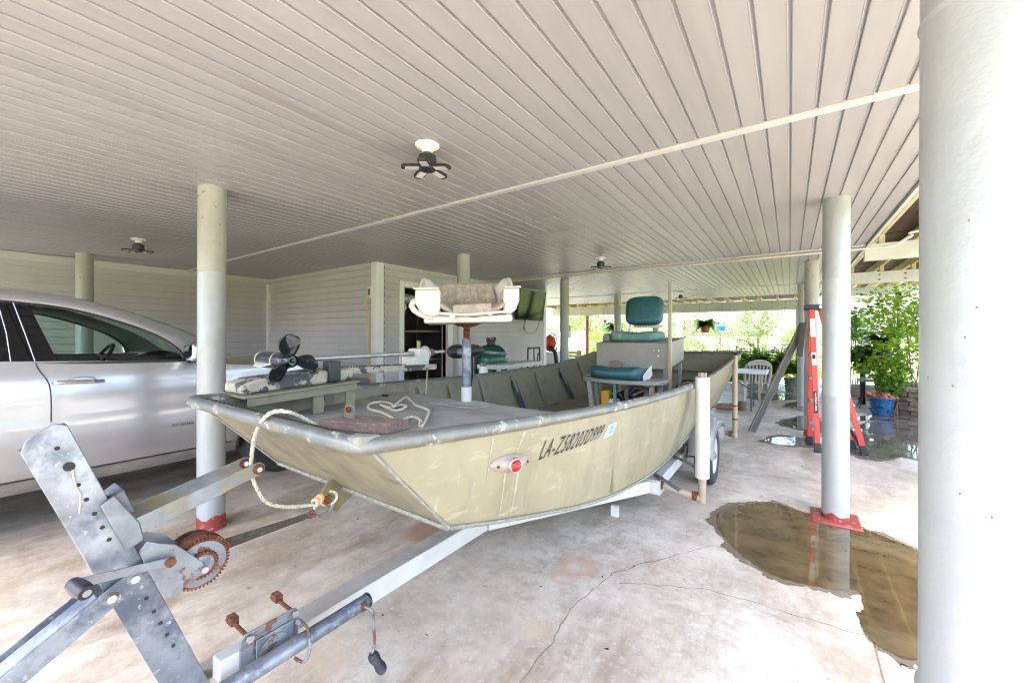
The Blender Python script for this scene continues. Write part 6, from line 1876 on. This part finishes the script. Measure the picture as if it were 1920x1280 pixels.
B().lathe([(.09, 0), (.12, .16), (.14, .2), (.13, .2)], p2, 24).build('pot', 'pot_grey', gp_)
leaves(B(), 260, blob_pos(p2 + V((0, 0, .42)), (.22, .2, .26), .2, .2, 3), .07, RND, .1).build('foliage', 'leaf', gp_, smooth=False, fix=False)
B().tube([p2 + V((0, 0, .15)), p2 + V((-.07, .02, .5)), p2 + V((-.1, .0, .62))], .006, 6).build('stake', 'fence_white', gp_)
# round planter of stacked split stones
c = at(1745, 775, z=0)
stn = thing('stone_planter', c, 'round planter of rough stacked stones at the right behind the near column', 'planter')
rs = random.Random(3)
RAD = .62
for row in range(6):
    n = 13
    z = row * .085
    for k in range(n):
        a0_ = 2 * math.pi * (k + .5 * (row % 2)) / n
        w = 2 * math.pi / n * .47
        ro = RAD + .028 * row + rs.uniform(-.02, .025)
        hh = .08 + rs.uniform(-.006, .004)
        pts = []
        for (aa, r_) in ((-w, ro), (0, ro + .018), (w, ro), (w, ro - .14), (-w, ro - .14)):
            pts.append(c + V((r_ * math.cos(a0_ + aa), r_ * math.sin(a0_ + aa), z + rs.uniform(-.004, .004))))
        B().prism(pts, (rs.uniform(-.006, .006), rs.uniform(-.006, .006), hh)).build('stone', 'stone', stn, smooth=False, bevel=.012)
B().lathe([(.02, .46), (RAD - .08, .46), (RAD - .08, .40)], c, 24).build('soil', 'soil', stn)
# big leafy shrub growing from it and others around
def bushy(name, c, r, n, size, label, mat, seed, group='leafy plants in the right-hand corner', stems=6, base=0.):
    t = thing(name, (c.x, c.y, base), label, 'plant', group)
    leaves(B(), n, blob_pos(c, r, .15, .3, seed), size, random.Random(seed), .25, .55).build('foliage', mat, t, smooth=False, fix=False)
    rr = random.Random(seed + 1)
    for k in range(stems):
        e = c + V((rr.uniform(-1, 1) * r[0], rr.uniform(-1, 1) * r[1], rr.uniform(-.3, .9) * r[2]))
        B().tube([V((c.x + rr.uniform(-.1, .1), c.y + rr.uniform(-.1, .1), base)), c.lerp(e, .4) + V((0, 0, -.1)), e], [.012, .009, .004], 5).build('stem', 'bark', t)
    return t
bushy('corner_shrub', at(1712, 622, y=9.9), (.78, .7, .85), 950, .10, 'big loose leafy shrub rising from the stone planter', 'leaf_bright', 21, base=.45)
bushy('corner_shrub', at(1690, 582, y=10.8), (.85, .6, .62), 800, .09, 'climbing leafy shoots under the porch beams at the right', 'leaf_bright', 22, base=.2)
bushy('corner_shrub', at(1632, 668, y=10.6), (.48, .4, .36), 1000, .10, 'dense dark leafy plant on the plant stand', 'leaf_dark', 23, base=.7)
bushy('corner_shrub', at(1602, 610, y=12.6), (.35, .3, .6), 420, .11, 'leafy plant right behind the white column on the red base plate', 'leaf', 24, base=0.)
bushy('corner_shrub', at(1668, 690, y=10.0), (.5, .4, .35), 800, .085, 'yellow-green low plant beneath the big shrub', 'leaf_bright', 25, base=.1)
bushy('corner_shrub', at(1672, 722, y=9.9), (.3, .28, .28), 1300, .06, 'feathery green plant behind the blue planter', 'leaf', 26, base=0.)
for k, (u, v, y, rad) in enumerate([(1618, 672, 10.9, .4), (1655, 640, 11.4, .45)]):
    p = at(u, v, y=y)
    t = thing('corner_fern', (p.x, p.y, 0), ('arching fern at the left end of the plant stand', 'arching fern deep between the two distant posts')[k], 'fern', 'leafy plants in the right-hand corner')
    fern(B(), p, rad * 1.2, 80, RND, .8, .12).build('fronds', 'leaf' if k else 'leaf_dark', t, smooth=False, fix=False)
    B().lathe([(.1, p.z - .3), (.14, p.z - .02), (.12, p.z - .02)], (p.x, p.y, 0), 16).build('pot', 'pot_grey', t)
    B().cyl((p.x, p.y, 0), (p.x, p.y, p.z - .3), .05, n=8).build('stand', 'black_plastic', t)
# wire plant stand
s0_, s1_ = at(1608, 712, y=10.3), at(1652, 710, y=10.3)
ps = thing('plant_stand', (s0_.x, 10.3, 0), 'low wire plant stand with a pale top behind the ladder', 'stand')
B().box(s0_.x, s1_.x, 10.15, 10.5, s0_.z - .015, s0_.z + .01).build('top', 'trailer_top', ps, bevel=.004)
for x in (s0_.x + .05, s1_.x - .05):
    for y in (10.18, 10.46):
        B().tube(smooth_path([V((x, y, s0_.z)), V((x + .03, y, s0_.z * .5)), V((x - .04, y, .0))], 5), .009, 6).build('leg', 'black_plastic', ps)
p = at(1615, 756, z=0)
single(B().tube(smooth_path([V((p.x, p.y, .02)), V((p.x + .05, p.y, .10)), V((p.x + .02, p.y, .18)), V((p.x - .05, p.y, .08)), V((p.x + .12, p.y + .05, .2)), V((p.x + .35, p.y + .1, .22))], 6), .010, 6), 'cable_clamp', 'black_plastic', 'dark looped cable with a clamp lying beside the ladder foot', 'cable')
# timber pallet steps at the back right
q = at(1600, 706, y=11.6)
pt_ = thing('timber_edging', (q.x, 11.6, 0), 'stacked timber edging at the back right of the slab', 'timber')
for k in range(4):
    B().box(q.x - .35, q.x + 1.0, 11.5 + .05 * k, 11.8, .085 * k, .085 * k + .075).build('timber', 'pallet_wood', pt_, smooth=False, bevel=.006)
q = at(1050, 672, y=11.5)
pt_ = thing('timber_bench', (q.x, 11.5, 0), 'low slatted timber bench near the dull-red post', 'bench')
for k in range(4):
    B().box(q.x - .4, q.x + .65, 11.5 + .05 * k, 11.54 + .05 * k, .50 + .10 * k, .58 + .10 * k).build('slat', 'pallet_wood', pt_, smooth=False)
for x in (q.x - .38, q.x + .6):
    B().box(x, x + .05, 11.48, 11.75, 0, .92).build('post', 'pallet_wood', pt_, smooth=False)
# small lantern under the beam
p = at(1684, 557, y=12.6)
t = thing('lantern', p, 'small dark lantern hanging among the leaves under the porch beams', 'lantern')
B().box(p.x - .05, p.x + .05, p.y - .05, p.y + .05, p.z - .1, p.z + .06).build('cage', 'car_tint', t, bevel=.008)
B().lathe([(.07, .06), (.02, .13), (.005, .14)], p, 12).build('cap', 'car_trim', t)
B().cyl(p + V((0, 0, .13)), V((p.x, p.y, 2.42)), .003, n=4).build('chain', 'car_trim', t)
